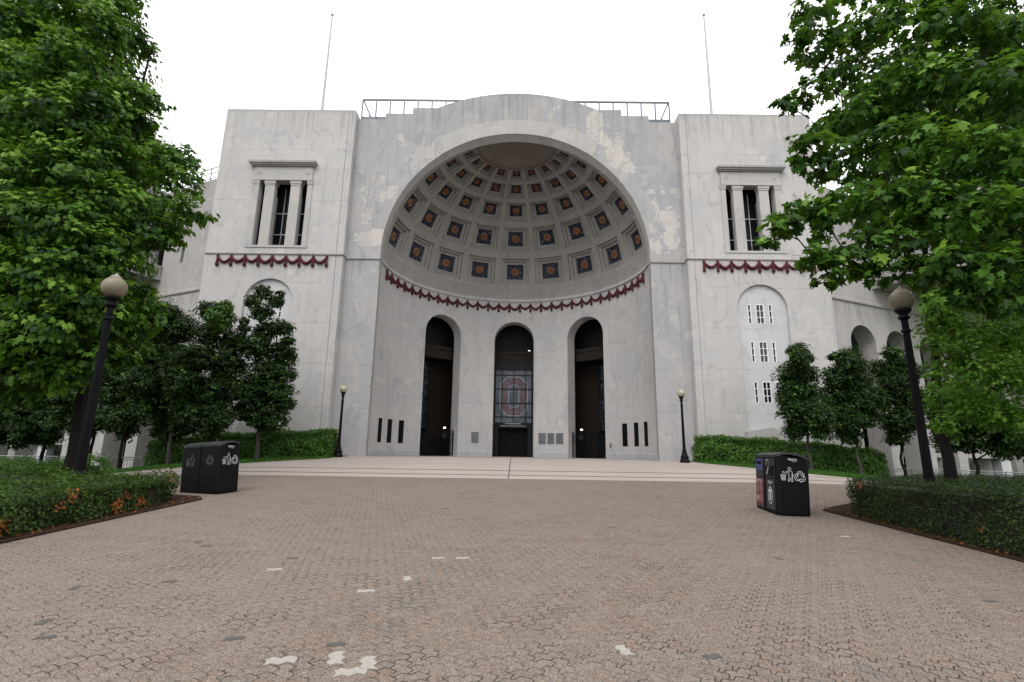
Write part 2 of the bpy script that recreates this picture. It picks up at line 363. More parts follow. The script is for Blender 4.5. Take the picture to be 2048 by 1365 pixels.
M['pavers'] = t.principled(c, .93, t.bump(h, .8, .012), 0, .18)

t = NT('concrete_paving'); P = t.pos(); x, y, z = t.sep(P)
c = t.mix(t.noise(P, .35, 5, .6), (.285,.240,.212), (.365,.314,.280))
c = t.mix(t.math('MULTIPLY', t.ramp(t.noise(t.scale(P,(.5,1.6,1)), .8, 5, .6), .5, .72), .5), c, (.39,.34,.305))
c = t.mix(t.math('MULTIPLY', t.ramp(t.noise(P, 3.2, 6, .7), .58, .74), .4), c, (.24,.21,.19))
c = t.mix(t.math('MULTIPLY', t.noise(P, 60, 2), .25), c, (.25,.22,.20))
c = t.mix(t.math('MULTIPLY', t.ramp(t.noise(P, .5, 4), .52, .66), .35), c, (.30,.29,.30))
M['paving'] = t.principled(c, .9, t.bump(t.noise(P, 25, 5), .2, .01), 0, .2)
M['red_band'] = plain('red_brown_band', (.10,.058,.050), .9, var=.2, scale=8)
M['joint_dark'] = plain('open_joint', (.06,.05,.045), .95, var=.3, scale=8)
M['pale_paver'] = plain('pale_replacement_stone', (.285,.265,.24), .9, var=.3, scale=30)
M['dark_paver'] = plain('dark_worn_stone', (.075,.068,.062), .9, var=.25, scale=25)
t = NT('soil_and_turf'); P = t.pos()
M['ground'] = t.principled(t.mix(t.noise(P, .3, 5), (.045,.075,.022), (.09,.085,.055)), .95, None, 0, .1)
t = NT('lawn_turf'); P = t.pos(); f = t.noise(P, 2.2, 6, .7)
c = t.mix(f, (.020,.055,.010), (.060,.125,.020)); c = t.mix(t.ramp(t.noise(P, 30, 3), .5, .8), c, (.085,.15,.03))
M['lawn'] = t.principled(c, .95, t.bump(t.noise(P, 40, 3), .6, .03), 0, .1)
t = NT('bark_mulch'); P = t.pos(); v = t.n('ShaderNodeTexVoronoi'); t.put(v.inputs['Vector'], t.scale(P, (1,1.6,1))); v.inputs['Scale'].default_value = 34
vc = t.sep(v.outputs['Color'])[0]; c = t.mix(vc, (.012,.008,.006), (.065,.034,.024))
M['mulch'] = t.principled(c, .97, t.bump(t.math('ADD', vc, t.noise(P, 60, 3)), .9, .03), 0, .1)
M['kerb'] = plain('bed_edging', (.055,.046,.040), .95, 0, .1, .3, 10)

# ------------------------------------------------------------------ ground
def sstep(a, b, v):
    q = min(1, max(0, (v-a)/(b-a))); return q*q*(3-2*q)
def zg(x, y):
    yy = min(max(y, -60), 28.5); b = .0329*yy + (.000319*yy*yy if yy > 0 else 0)
    d = .0062*max(0, abs(x)-9)**2*sstep(13, 22, y)
    return b - min(d, 2.6)
def sheet(name, poly, dz, mat, step=.5, kind='structure', thick=0, parent=None):
    """a sheet that follows the ground inside a polygon, cut into a grid"""
    bm = bmesh.new(); f = bm.faces.new([bm.verts.new((px, py, 0)) for px, py in poly])
    bmesh.ops.triangulate(bm, faces=[f])
    xs = [p[0] for p in poly]; ys = [p[1] for p in poly]
    for ax, lo, hi in ((0, min(xs), max(xs)), (1, min(ys), max(ys))):
        st = step if hi-lo < 80 else (hi-lo)/90
        k = math.ceil(lo/st)*st
        while k < hi:
            nrm = (1,0,0) if ax == 0 else (0,1,0)
            bmesh.ops.bisect_plane(bm, geom=bm.verts[:]+bm.edges[:]+bm.faces[:], plane_co=(k if ax == 0 else 0, k if ax == 1 else 0, 0), plane_no=nrm)
            k += st
    for v in bm.verts: v.co.z = zg(v.co.x, v.co.y) + dz
    bmesh.ops.recalc_face_normals(bm, faces=bm.faces)
    for fc in bm.faces:
        if fc.normal.z < 0: fc.normal_flip()
    if thick:
        r = bmesh.ops.extrude_face_region(bm, geom=bm.faces[:])
        top = [g for g in r['geom'] if isinstance(g, bmesh.types.BMVert)]
        for v in top: v.co.z += thick
        bmesh.ops.recalc_face_normals(bm, faces=bm.faces)
    me = bpy.data.meshes.new(name); bm.to_mesh(me); bm.free(); me.materials.append(mat)
    o = link(name, me, parent)
    if kind: o['kind'] = kind
    return o
gm = MB()
gx = [-400,-200,-100,-60]+[-40+2*i for i in range(41)]+[60,100,200,400]
gy = [-200,-100,-50,-20]+[-10+2*i for i in range(36)]+[80,120,200,400]
for a in range(len(gx)-1):
    for b in range(len(gy)-1):
        gm.poly([(gx[i], gy[j], zg(gx[i], gy[j])-.12) for i, j in ((a,b),(a+1,b),(a+1,b+1),(a,b+1))])
tag(gm.build('ground', M['ground'], merge=.001), kind='structure')
plaza = sheet('brick_plaza', [(-40,-12),(40,-12),(40,12.6),(24,14.6),(24,17.9),(-24,17.9),(-24,14.6),(-40,12.6)], 0, M['pavers'], .5)
apron = sheet('concrete_apron', [(-24,17.904),(24,17.904),(24,30.8),(10.9,30.8),(10.9,45),(-10.9,45),(-10.9,30.8),(-24,30.8)], .0, M['paving'], .5)
for yb in (19.2, 21.2):
    sheet('red_band', [(-23.9,yb-.10),(23.9,yb-.10),(23.9,yb+.10),(-23.9,yb+.10)], .004, M['red_band'], .5, None, 0, apron)
sheet('expansion_joint', [(-.20,17.95),(-.16,17.95),(-.16,38.5),(-.20,38.5)], .004, M['joint_dark'], .5, None, 0, apron)
for yb in (24.4, 27.6): sheet('expansion_joint', [(-8.8,yb-.012),(8.8,yb-.012),(8.8,yb+.012),(-8.8,yb+.012)], .004, M['joint_dark'], .5, None, 0, apron)
PALE = [(-1.25, 4.01), (-1.09, 3.81), (-1.63, 3.96), (-1.0, 3.94), (-0.96, 6.96), (-0.65, 6.98), (-1.16, 6.02), (-1.49, 5.56), (-2.77, 6.3), (0.85, 4.23), (5.45, 8.82)]
DARK = [(-4.5, 7.66), (-4.24, 7.42), (-2.79, 6.84), (-4.41, 5.5), (-3.63, 5.77), (-2.16, 4.33), (-3.9, 4.59), (-3.6, 4.29), (-1.34, 4.25), (3.55, 7.26), (1.48, 4.15), (1.71, 9.33), (-1.32, 13.7), (-1.43, 11.14), (4.83, 5.57)]
def paver_mesh(cx, cy, ang, mat, name, s=1.0):
    L, Wd, a = .215*s, .103*s, .016*s
    pts = []
    top = [(-L/2,-a),(-L/4,a),(0,-a),(L/4,a),(L/2,-a)]
    for px, py in top: pts.append((px, Wd/2+py))
    pts += [(L/2+a, 0)]
    for px, py in top[::-1]: pts.append((px, -Wd/2+py))
    pts += [(-L/2+a, 0)]
    c_, s_ = math.cos(ang), math.sin(ang)
    mb = MB(); w = [(cx+px*c_-py*s_, cy+px*s_+py*c_) for px, py in pts]
    top3 = [(a_, b_, zg(a_, b_)+.005) for a_, b_ in w]; mb.poly(top3[::-1])
    for i in range(len(w)):
        j = (i+1) % len(w); mb.poly([top3[i], top3[j], (w[j][0], w[j][1], top3[j][2]-.02), (w[i][0], w[i][1], top3[i][2]-.02)])
    return mb.build(name, mat, plaza)
for i, (a, b) in enumerate(PALE): paver_mesh(a, b, R(15 if i % 3 else 105), M['pale_paver'], 'pale_paver', .95 if b < 4.2 else .8)
for i, (a, b) in enumerate(DARK): paver_mesh(a, b, R(15 if i % 3 else 105), M['dark_paver'], 'dark_paver', .62)
# planted beds
sheet('mulch_bed', [(-7.02,-6),(-7.02,11.9),(-7.35,12.35),(-8.2,12.6),(-11,12.9),(-24,13.6),(-24,-6)], .008, M['mulch'], .5, 'structure', .014)
sheet('mulch_bed', [(6.80,-6),(24,-6),(24,15.4),(11.8,15.4),(8.6,13.2),(7.3,12.2),(6.80,11.7)], .008, M['mulch'], .5, 'structure', .014)
LAWN_L = [(-9.6,28.6),(-9.7,27.0),(-10.2,26.2),(-12.6,23.9),(-14.9,22.1),(-18,20.6),(-32,19.5),(-32,38),(-19.3,30.4),(-19.3,29.95),(-9.6,29.95)]
LAWN_R = [(9.9,29.95),(19.1,29.95),(19.1,30.4),(32,38),(32,19.5),(19,20.4),(16,21.4),(13.5,22.6),(11.6,25.2),(10.2,27.2),(9.9,28.0)]
sheet('lawn', LAWN_L, .012, M['lawn'], .5, 'structure', .03)
sheet('lawn', LAWN_R, .012, M['lawn'], .5, 'structure', .03)
# ------------------------------------------------------------------ walls cut into columns around their openings
def wall(mb, us, zb, zt, holes, mp, m=None):
    """us: sorted breakpoints; zt(u): top; holes: (u0,u1,lo(u),hi(u)); mp(u,z,d) -> point"""
    for a, b in zip(us, us[1:]):
        mid = (a+b)/2
        hs = sorted([h for h in holes if h[0]-1e-6 < mid < h[1]+1e-6], key=lambda h: h[2](mid))
        e = (b-a)*1e-4; ta, tb = zt(a+e), zt(b-e); la, lb = zb, zb
        for h in hs:
            ha, hb = h[2](a), h[2](b)
            if ha > la+1e-5 or hb > lb+1e-5: mb.poly([mp(a,la,0), mp(b,lb,0), mp(b,hb,0), mp(a,ha,0)], m)
            la, lb = h[3](a), h[3](b)
        if ta > la+1e-5 or tb > lb+1e-5: mb.poly([mp(a,la,0), mp(b,lb,0), mp(b,tb,0), mp(a,ta,0)], m)
def lin(a, b, n): return [a+(b-a)*i/n for i in range(n+1)]
def arch_hole(c, w, spring, zb, n=20):
    """round arch; returns hole and its outline (u,z)"""
    def hi(u): return spring + math.sqrt(max(0, w*w-(u-c)**2))
    us = [c - w*math.cos(math.pi*i/n) for i in range(n+1)]
    outline = [(c-w, zb)] + [(u, hi(u)) for u in us] + [(c+w, zb)]
    return (c-w, c+w, lambda u: zb, hi), us, outline
def rect_hole(u0, u1, z0, z1):
    return (u0, u1, lambda u: z0, lambda u: z1), [u0, u1], [(u0,z0),(u0,z1),(u1,z1),(u1,z0)]
def reveal(mb, outline, mp, d0, d1, closed=False, m=None):
    n = len(outline)
    for i in range(n if closed else n-1):
        (a, za), (b, zb) = outline[i], outline[(i+1) % n]
        mb.poly([mp(a,za,d0), mp(b,zb,d0), mp(b,zb,d1), mp(a,za,d1)], m)
def merge_us(*ls):
    o = sorted(set(round(u, 5) for l in ls for u in l)); r = [o[0]]
    for u in o[1:]:
        if u - r[-1] > 1e-4: r.append(u)
    return r

rot = thing('stadium_rotunda', 'pale concrete stadium gatehouse with a coffered half dome over three arches, between two square towers', 'building', (XC, TY, 1.2), absolute=True)
def pl(y0):                                   # plane facing the camera side, x local to the axis
    return lambda u, z, d: (XC+u, y0+d, z)

# --- towers
WIN = (15.155, 13.555, 16.70+.0)              # centre, inner edge, outer edge of the window opening
def tower(sx):
    mb = MB()
    mp = lambda u, z, d: (XC+sx*u, TY+d, z)
    hw, uw, ow = rect_hole(13.56, 16.72, 14.17, 18.66)
    hb, ub, ob = arch_hole(15.26, 1.54, 10.42, -1.0, 28)
    g1, ug, og = rect_hole(11.265, 11.30, -1.0, 13.54); g2, ug2, og2 = rect_hole(11.275, 11.31, 13.66, 23.96)
    top = lambda u: 23.96
    us = merge_us([10.85, 19.57], lin(10.85, 19.57, 14), uw, ub, ug, ug2)
    wall(mb, us, -1.0, top, [hw, hb, g1, g2], mp)
    reveal(mb, ow, mp, 0, .48, True); reveal(mb, ob, mp, 0, .17)
    for o_ in (og, og2): reveal(mb, o_, mp, 0, .04, True); mb.poly([mp(o_[0][0],o_[0][1],.04), mp(o_[3][0],o_[3][1],.04), mp(o_[2][0],o_[2][1],.04), mp(o_[1][0],o_[1][1],.04)])
    # sides, back, roof
    for u in (10.85, 19.57): mb.poly([mp(u,-1,0), mp(u,-1,12), mp(u,23.96,12), mp(u,23.96,0)])
    mb.poly([mp(10.85,-1,12), mp(19.57,-1,12), mp(19.57,23.96,12), mp(10.85,23.96,12)])
    mb.poly([mp(10.85,23.96,0), mp(19.57,23.96,0), mp(19.57,23.96,.5), mp(10.85,23.96,.5)])
    mb.poly([mp(10.85,23.96,11.5), mp(19.57,23.96,11.5), mp(19.57,23.96,12), mp(10.85,23.96,12)])
    mb.poly([mp(10.85,23.96,.5), mp(11.35,23.96,.5), mp(11.35,23.96,11.5), mp(10.85,23.96,11.5)]); mb.poly([mp(19.07,23.96,.5), mp(19.57,23.96,.5), mp(19.57,23.96,11.5), mp(19.07,23.96,11.5)])
    mb.poly([mp(11.35,23.5,.5), mp(19.07,23.5,.5), mp(19.07,23.5,11.5), mp(11.35,23.5,11.5)])
    for a, b in (((11.35,.5),(19.07,.5)),((19.07,.5),(19.07,11.5)),((19.07,11.5),(11.35,11.5)),((11.35,11.5),(11.35,.5))):
        mb.poly([mp(a[0],23.5,a[1]), mp(b[0],23.5,b[1]), mp(b[0],23.96,b[1]), mp(a[0],23.96,a[1])])
    mb.build('tower_wall', M['tower'], rot)
    # blind arch panel of paler concrete with its nine small windows
    pm = MB(); n = len(ob)
    wins = []
    for (z0, z1) in ((9.47,10.71),(7.08,8.35),(4.63,5.90)):
        for (a, b) in ((14.40,14.61),(14.91,15.40),(15.69,15.90)): wins.append((a, b, z0, z1))
    hs = [rect_hole(*w) for w in wins]
    ztop = lambda u: 10.42 + math.sqrt(max(0, 1.5399**2-(u-15.26)**2))
    wall(pm, merge_us(ub, *[h[1] for h in hs]), -1.0, ztop, [h[0] for h in hs], lambda u, z, d: mp(u, z, .17))
    pm.build('blind_arch_panel', M['white_wall'], rot)
    for (a, b, z0, z1) in wins:
        f = MB(); w = .034; y0, y1 = .155, .25
        def bx(f, u0, u1, za, zb, d0=y0, d1=y1):
            x0, x1 = sorted((XC+sx*u0, XC+sx*u1)); f.box(x0, x1, TY+d0, TY+d1, za, zb)
        bx(f, a, a+w, z0, z1); bx(f, b-w, b, z0, z1); bx(f, a+w, b-w, z0, z0+w); bx(f, a+w, b-w, z1-w, z1)
        for k in (1, 2):
            zz = z0+(z1-z0)*k/3; bx(f, a+w, b-w, zz-.014, zz+.014, .165, .235)
        if b-a > .3:
            um = (a+b)/2
            for k in range(3):
                bx(f, um-.014, um+.014, z0+(z1-z0)*k/3+(.015 if k else w), z0+(z1-z0)*(k+1)/3-(.015 if k < 2 else w), .165, .235)
        wo = f.build('window', M['white_paint'], rot)
        g = MB(); g.poly([mp(a,z0,.24), mp(b,z0,.24), mp(b,z1,.24), mp(a,z1,.24)])
        p = g.build('pane', M['glass_dark'], rot); p.parent = wo
    # little gabled hood at the foot of the blind arch
    hd = MB(); pts = [(13.55,2.0),(16.0,2.0),(16.0,2.98),(14.9,3.2),(13.55,2.92)]
    fr = [mp(u, z, -.35) for u, z in pts]; bk = [mp(u, z, .165) for u, z in pts]; hd.poly(fr)
    for i in range(5): j = (i+1) % 5; hd.poly([fr[i], fr[j], bk[j], bk[i]])
    hd.build('areaway_hood', M['trim'], rot)
    # columned window
    tr = MB()
    def tb(mb, u0, u1, d0, d1, z0, z1):
        x0, x1 = sorted((XC+sx*u0, XC+sx*u1)); mb.box(x0, x1, TY+d0, TY+d1, z0, z1)
    tb(tr, 13.30, 17.13, -.10, -.004, 18.95, 19.60); tb(tr, 13.26, 17.17, -.125, -.004, 18.66, 18.93)
    tr.build('entablature', M['trim'], rot)
    for uc in (13.62, 16.78):
        rs = MB(); rs.cur = 0
        pr = [(.17,0),(.17,.02),(.125,.03),(.12,.015),(.06,.02),(.04,.04),(0.001,.045)]
        for i in range(len(pr)-1):
            for k in range(14):
                q = [(pr[i][0],k,pr[i][1]),(pr[i][0],k+1,pr[i][1]),(pr[i+1][0],k+1,pr[i+1][1]),(pr[i+1][0],k,pr[i+1][1])]
                rs.poly([mp(uc+r_*math.cos(2*math.pi*kk/14), 19.24+r_*math.sin(2*math.pi*kk/14), -.10-dd) for r_, kk, dd in q])
        rs.build('carved_rosette', M['trim'], rot)
    cn = MB(); tb(cn, 13.20, 17.26, -.20, -.004, 19.62, 19.70); tb(cn, 13.12, 17.36, -.30, -.004, 19.70, 19.80); tb(cn, 13.06, 17.44, -.38, -.004, 19.80, 19.95)
    cn.build('cornice', M['trim_dark'], rot)
    for (a, b) in ((13.24,13.56),(16.72,17.13)):
        an = MB(); tb(an, a, b, -.05, -.004, 14.17, 18.40); tb(an, a-.02, b+.02, -.08, -.004, 18.40, 18.53); tb(an, a-.04, b+.04, -.10, -.004, 18.53, 18.655)
        an.build('pilaster', M['trim'], rot)
    for (a, b) in ((14.03,14.65),(15.70,16.33)):
        an = MB(); tb(an, a, b, -.02, .36, 14.17, 18.36); tb(an, a-.03, b+.03, -.05, .39, 18.36, 18.47); tb(an, a-.06, b+.06, -.08, .42, 18.47, 18.655)
        an.build('pilaster', M['trim'], rot)
    si = MB(); tb(si, 13.2, 17.15, -.05, -.004, 14.02, 14.165); si.build('window_sill', M['trim'], rot)
    fr = MB()
    for z in (15.33, 16.83): tb(fr, 13.56, 16.72, 1.0, 1.05, z-.03, z+.03)
    for u in (14.0, 14.83, 15.45, 16.3):
        for za, zb in ((14.17,15.30),(15.36,16.80),(16.86,18.66)): tb(fr, u-.022, u+.022, 1.0, 1.05, za, zb)
    dk = MB(); reveal(dk, ow, mp, .48, 1.1, True); dk.build('window_recess', M['slit'], rot)
    wo = fr.build('tall_window', M['muntin'], rot)
    gl = MB(); gl.poly([mp(13.56,14.17,1.07), mp(16.72,14.17,1.07), mp(16.72,18.66,1.07), mp(13.56,18.66,1.07)])
    p = gl.build('pane', M['glass_dark'], rot); p.parent = wo
    for (a, b) in ((13.56,14.03),(14.65,15.70),(16.33,16.72)):
        rl = MB()
        for z in (14.24, 14.62): tb(rl, a, b, .50, .53, z-.015, z+.015)
        nb = max(2, int((b-a)/.13))
        for k in range(1, nb): tb(rl, a+(b-a)*k/nb-.01, a+(b-a)*k/nb+.01, .505, .525, 14.25, 14.61)
        rl.build('window_rail', M['black_metal'], rot)
    # string course
    sc = MB(); tb(sc, 10.85, 19.60, -.07, -.003, 13.555, 13.625); x0, x1 = sorted((XC+sx*10.85, XC+sx*10.78)); sc.box(x0, x1, TY-.07, CY-.07, 13.555, 13.625)
    x0, x1 = sorted((XC+sx*10.78, XC+sx*8.56)); sc.box(x0, x1, CY-.07, CY-.003, 13.475, 13.545)
    sc.build('string_course', M['trim_dark'], rot)
tower(-1); tower(1)

# --- red swags
def swag_row(pts_fn, n, gap_fn, name='garland'):
    """pts_fn(s, z, d) maps arc position; n tassels"""
    sw = MB()
    for i in range(n-1):
        path, rad = [], []; jz, jr = random.uniform(.88,1.08), random.uniform(.85,1.12)
        for k in range(11):
            q = k/10; sag = .40*(1-(2*q-1)**2)
            path.append(pts_fn(gap_fn(i+q), 0-.05-sag*jz, .075)); rad.append((.055+.052*math.sin(math.pi*q))*jr*(1+.10*math.sin(q*34)))
        sw.tube(path, rad, 7)
    o = sw.build(name, M['terracotta'], rot, True)
    for i in range(n):
        t_ = MB(); s_ = gap_fn(i)
        zs = [(.05,.04),(.02,.075),(-.06,.085),(-.16,.06),(-.30,.068),(-.45,.085),(-.58,.10),(-.66,.098),(-.72,.06),(-.735,.02)]
        t_.tube([pts_fn(s_, z, .08) for z, r_ in zs], [r_*random.uniform(.88,1.1) for z, r_ in zs], 8)
        b = t_.build('tassel', M['terracotta'], rot, True); b.parent = o
        b.location = (0,0,0)
for sx in (-1, 1):
    swag_row(lambda s, z, d, sx=sx: (XC+sx*s, TY-d+.01, 13.44+z), 9, lambda i: 11.83+.8613*i)

# --- central front with the great arch
RO, ZO = 8.62, 13.98
def ctop(u):
    a = abs(u)
    if a > 8.97: return 23.60
    if a > 7.13: return 24.08
    if a > 5.40: return 24.53
    return 25.74 - 12.94 + math.sqrt(12.94**2 - a*a)
mb = MB(); mp = pl(CY)
N = 72
us_arc = [-RO*math.cos(math.pi*i/N) for i in range(N+1)]
hi = lambda u: ZO + math.sqrt(max(0, RO*RO-u*u))
us = merge_us([-10.85,-8.97,-7.13,-5.40,5.40,7.13,8.97,10.85], us_arc, lin(-5.4,5.4,24))
wall(mb, us, -.5, ctop, [(-RO, RO, lambda u: -.5, hi)], mp)
# parapet thickness and roof behind it
for a, b in zip(us, us[1:]):
    e = (b-a)*1e-3; mb.poly([mp(a,ctop(a+e),0), mp(b,ctop(b-e),0), mp(b,ctop(b-e),.6), mp(a,ctop(a+e),.6)])
    mb.poly([mp(a,23.2,.6), mp(b,23.2,.6), mp(b,ctop(b-e),.6), mp(a,ctop(a+e),.6)])
for u, za, zb in ((8.97,23.6,24.08),(7.13,24.08,24.53),(5.40,24.53,24.563)):
    for s in (-1,1): mb.poly([mp(s*u,za,0), mp(s*u,zb,0), mp(s*u,zb,.6), mp(s*u,za,.6)])
mb.poly([mp(-10.85,23.2,.6), mp(10.85,23.2,.6), mp(10.85,23.2,20), mp(-10.85,23.2,20)])
mb.build('front_wall', M['centre'], rot)
# smooth archivolt band
ab = MB(); mpb = pl(CY-.025)
for i in range(40):
    a0, a1 = R(-36+72*i/40), R(-36+72*(i+1)/40)
    def inn(a): return (RO*math.sin(a), ZO+RO*math.cos(a))
    def outp(a): return (10.75*math.sin(a), 12.90+10.75*math.cos(a)) if abs(a) < R(31) else (lambda k: (10.75*math.sin(a)*(1-k)+RO*math.sin(a)*k, (12.90+10.75*math.cos(a))*(1-k)+(ZO+RO*math.cos(a))*k))((abs(a)-R(31))/R(5))
    p = [inn(a0), inn(a1), outp(a1), outp(a0)]
    ab.poly([mpb(*q, 0) for q in p][::-1]); ab.poly([mpb(*p[3], 0), mpb(*p[2], 0), mpb(*p[2], .024), mpb(*p[3], .024)])
ab.build('archivolt', M['trim'], rot)

# --- half dome
YD, ZD, RD = 30.78, 13.66, 8.55
def sp(az, e, r, yc=YD): return (XC + r*math.cos(e)*math.sin(az), yc + r*math.cos(e)*math.cos(az), ZD + r*math.sin(e))
ROWS = [(15.1,6.9),(32.3,6.5),(47.0,5.2),(58.5,4.1),(67.5,3.2)]
EB = [7.0, 23.7, 39.6, 52.75, 63.0, 71.2]
dm = MB(); STEP = R(19.5)
def ring(az, e, ha, h0, h1, r, n=4):
    """points round a curved rectangle; h0/h1 down and up half-heights"""
    o = []
    for k in range(n): o.append((az-ha+2*ha*k/n, e-h0, r))
    for k in range(n): o.append((az+ha, e-h0+(h0+h1)*k/n, r))
    for k in range(n): o.append((az+ha-2*ha*k/n, e+h1, r))
    for k in range(n): o.append((az-ha, e+h1-(h0+h1)*k/n, r))
    return o
DEP = .42
for j in range(-4, 5):
    az = j*STEP
    for i, (ec, he) in enumerate(ROWS):
        e = R(ec); he_ = R(he); ha = R(8.0); sa = ha
        rings = [ring(az, e, STEP/2, e-R(EB[i]), R(EB[i+1])-e, RD)]
        for f, r_ in ((1.0, RD), (.985, RD+.15), (.80, RD+.155), (.785, RD+.30), (.575, RD+.305), (.56, RD+DEP)):
            rings.append(ring(az, e, sa*f, he_*f, he_*f, r_))
        for A, B in zip(rings, rings[1:]):
            for k in range(len(A)):
                l = (k+1) % len(A); dm.poly([sp(*A[l]), sp(*A[k]), sp(*B[k]), sp(*B[l])])
E0, E1 = R(0), R(EB[0]); azs = lin(-math.pi/2, math.pi/2, 90)
for a, b in zip(azs, azs[1:]):
    for q in range(2):
        ea, eb = E1*q/2, E1*(q+1)/2
        dm.poly([sp(b,ea,RD), sp(a,ea,RD), sp(a,eb,RD), sp(b,eb,RD)])
for s in (-1, 1):
    ee = lin(R(EB[0]), R(EB[-1]), 16)
    for a, b in zip(ee, ee[1:]):
        dm.poly([sp(s*4.5*STEP,a,RD), sp(s*math.pi/2,a,RD), sp(s*math.pi/2,b,RD), sp(s*4.5*STEP,b,RD)][::s])
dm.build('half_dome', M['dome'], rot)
cr = MB(); ee = lin(R(EB[-1]), R(89.9), 8)
for a, b in zip(azs[::2], azs[2::2]):
    for c, d in zip(ee, ee[1:]): cr.poly([sp(b,c,RD-.02), sp(a,c,RD-.02), sp(a,d,RD-.02), sp(b,d,RD-.02)])
    cr.poly([sp(b,ee[0],RD+.03), sp(a,ee[0],RD+.03), sp(a,ee[0],RD-.02), sp(b,ee[0],RD-.02)])
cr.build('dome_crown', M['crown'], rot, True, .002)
# soffit between the front arch and the dome edge, and straight jambs
sf = MB()
for i in range(96):
    a0, a1 = math.pi*i/96, math.pi*(i+1)/96
    f = lambda a: (XC-RO*math.cos(a), CY, ZO+RO*math.sin(a)); g = lambda a: (XC-RD*math.cos(a), YD, ZD+RD*math.sin(a))
    sf.poly([f(a0), f(a1), g(a1), g(a0)])
for s in (-1, 1):
    sf.poly([(XC+s*RO,CY,-.5), (XC+s*RO,CY,ZO), (XC+s*RD,YD,ZD), (XC+s*8.6,YD,13.42), (XC+s*8.6,YD,-.5)])
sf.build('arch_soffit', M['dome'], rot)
# coffer panels with rosettes
def rosette_mesh():
    mb = MB(); n = 60
    prof = [(0.0,.085),(.05,.09),(.09,.075),(.115,.05),(.14,.07),(.20,.10),(.27,.085),(.335,.045),(.35,0)]
    for i in range(len(prof)-1):
        for k in range(n):
            q = []
            for (r_, h), kk in ((prof[i],k),(prof[i],k+1),(prof[i+1],k+1),(prof[i+1],k)):
                t_ = 2*math.pi*kk/n; w = (r_/.35)**1.5; rr = r_*(1-.10*w*(.5+.5*math.cos(12*t_))); hh = h*(1-.35*w*(.5+.5*math.cos(12*t_)))
                q.append((rr*math.cos(t_), rr*math.sin(t_), hh))
            mb.poly(q if r_ and i else (q[0], q[2], q[3]), 1 if prof[i+1][0] < .15 else 0)
    return mb
rme = None
pan_me = []
for i, (ec, he) in enumerate(ROWS):
    mb = MB(); n = 4; ha, hh, r_ = R(8.0)*.56, R(he)*.56, RD+DEP-.01
    L = lambda a, e: (r_*math.cos(e)*math.sin(a), r_*math.cos(e)*math.cos(a), r_*math.sin(e))
    for a, b in zip(lin(-ha,ha,n), lin(-ha,ha,n)[1:]):
        for c, d in zip(lin(R(ec)-hh,R(ec)+hh,n), lin(R(ec)-hh,R(ec)+hh,n)[1:]): mb.poly([L(b,c), L(a,c), L(a,d), L(b,d)])
    me = bpy.data.meshes.new('coffer_panel'); me.from_pydata(mb.v, [], mb.f); me.materials.append(M['coffer_blue']); pan_me.append(me)
rm = rosette_mesh(); rme = bpy.data.meshes.new('rosette'); rme.from_pydata(rm.v, [], rm.f); rme.materials.append(M['petal']); rme.materials.append(M['petal_core']); rme.polygons.foreach_set('material_index', rm.m); rme.update()
for i, (ec, he) in enumerate(ROWS):
    for j in range(-4, 5):
        p = link('coffer_panel', pan_me[i], rot); p.location = (0, YD-TY, ZD-1.2); p.rotation_euler = (0,0,-j*STEP)
        r_ = link('rosette', rme, p); e = R(ec); rr = RD+DEP-.02
        nrm = Vector((0, -math.cos(e), -math.sin(e))); yv = Vector((0, -math.sin(e), math.cos(e))); xv = yv.cross(nrm)
        k = [.98, .95, .84, .70, .58][i]
        mt = Matrix((( xv.x*k, yv.x*k, nrm.x*k*1.3, 0),(xv.y*k, yv.y*k, nrm.y*k*1.3, rr*math.cos(e)),(xv.z*k, yv.z*k, nrm.z*k*1.3, rr*math.sin(e)),(0,0,0,1)))
        r_.matrix_local = mt

# --- niche wall: half cylinder with three doors and six slits
RN, YN = 8.6, 30.78
def cyl(az, z, d, r=RN): return (XC+(r+d)*math.sin(az), YN+(r+d)*math.cos(az), z)
HOLES, US, OUT = [], [], []
DOORS = [R(-39.1), 0.0, R(39.1)]
HW, SPR = 1.57, 10.20
for dc in DOORS:
    wa = HW/RN
    def hi_(a, dc=dc): return SPR + math.sqrt(max(0, HW*HW-(RN*(a-dc))**2))
    uu = [dc - wa*math.cos(math.pi*i/22) for i in range(23)]
    HOLES.append((dc-wa, dc+wa, lambda u: .5, hi_)); US.append(uu); OUT.append([(dc-wa,.5)]+[(u,hi_(u)) for u in uu]+[(dc+wa,.5)])
SLITS = [(s*R(a), s*R(b)) for s in (-1,1) for a, b in ((60.0,63.7),(68.3,72.0),(76.4,80.2))]
for a, b in SLITS:
    h, u, o = rect_hole(min(a,b), max(a,b), 2.05, 3.58); HOLES.append(h); US.append(u)
nw = MB(); us = merge_us(azs, *US)
wall(nw, us, .5, lambda u: 13.42, HOLES, cyl)
for a, b in SLITS: reveal(nw, rect_hole(min(a,b), max(a,b), 2.05, 3.58)[2], cyl, 0, .22, True)
for dc, o in zip(DOORS, OUT):
    dv = Vector((math.sin(dc), math.cos(dc), 0))
    for (a, za), (b, zb) in zip(o, o[1:]):
        A, B = Vector(cyl(a,za,0)), Vector(cyl(b,zb,0)); nw.poly([A, B, B+dv*1.0, A+dv*1.0])
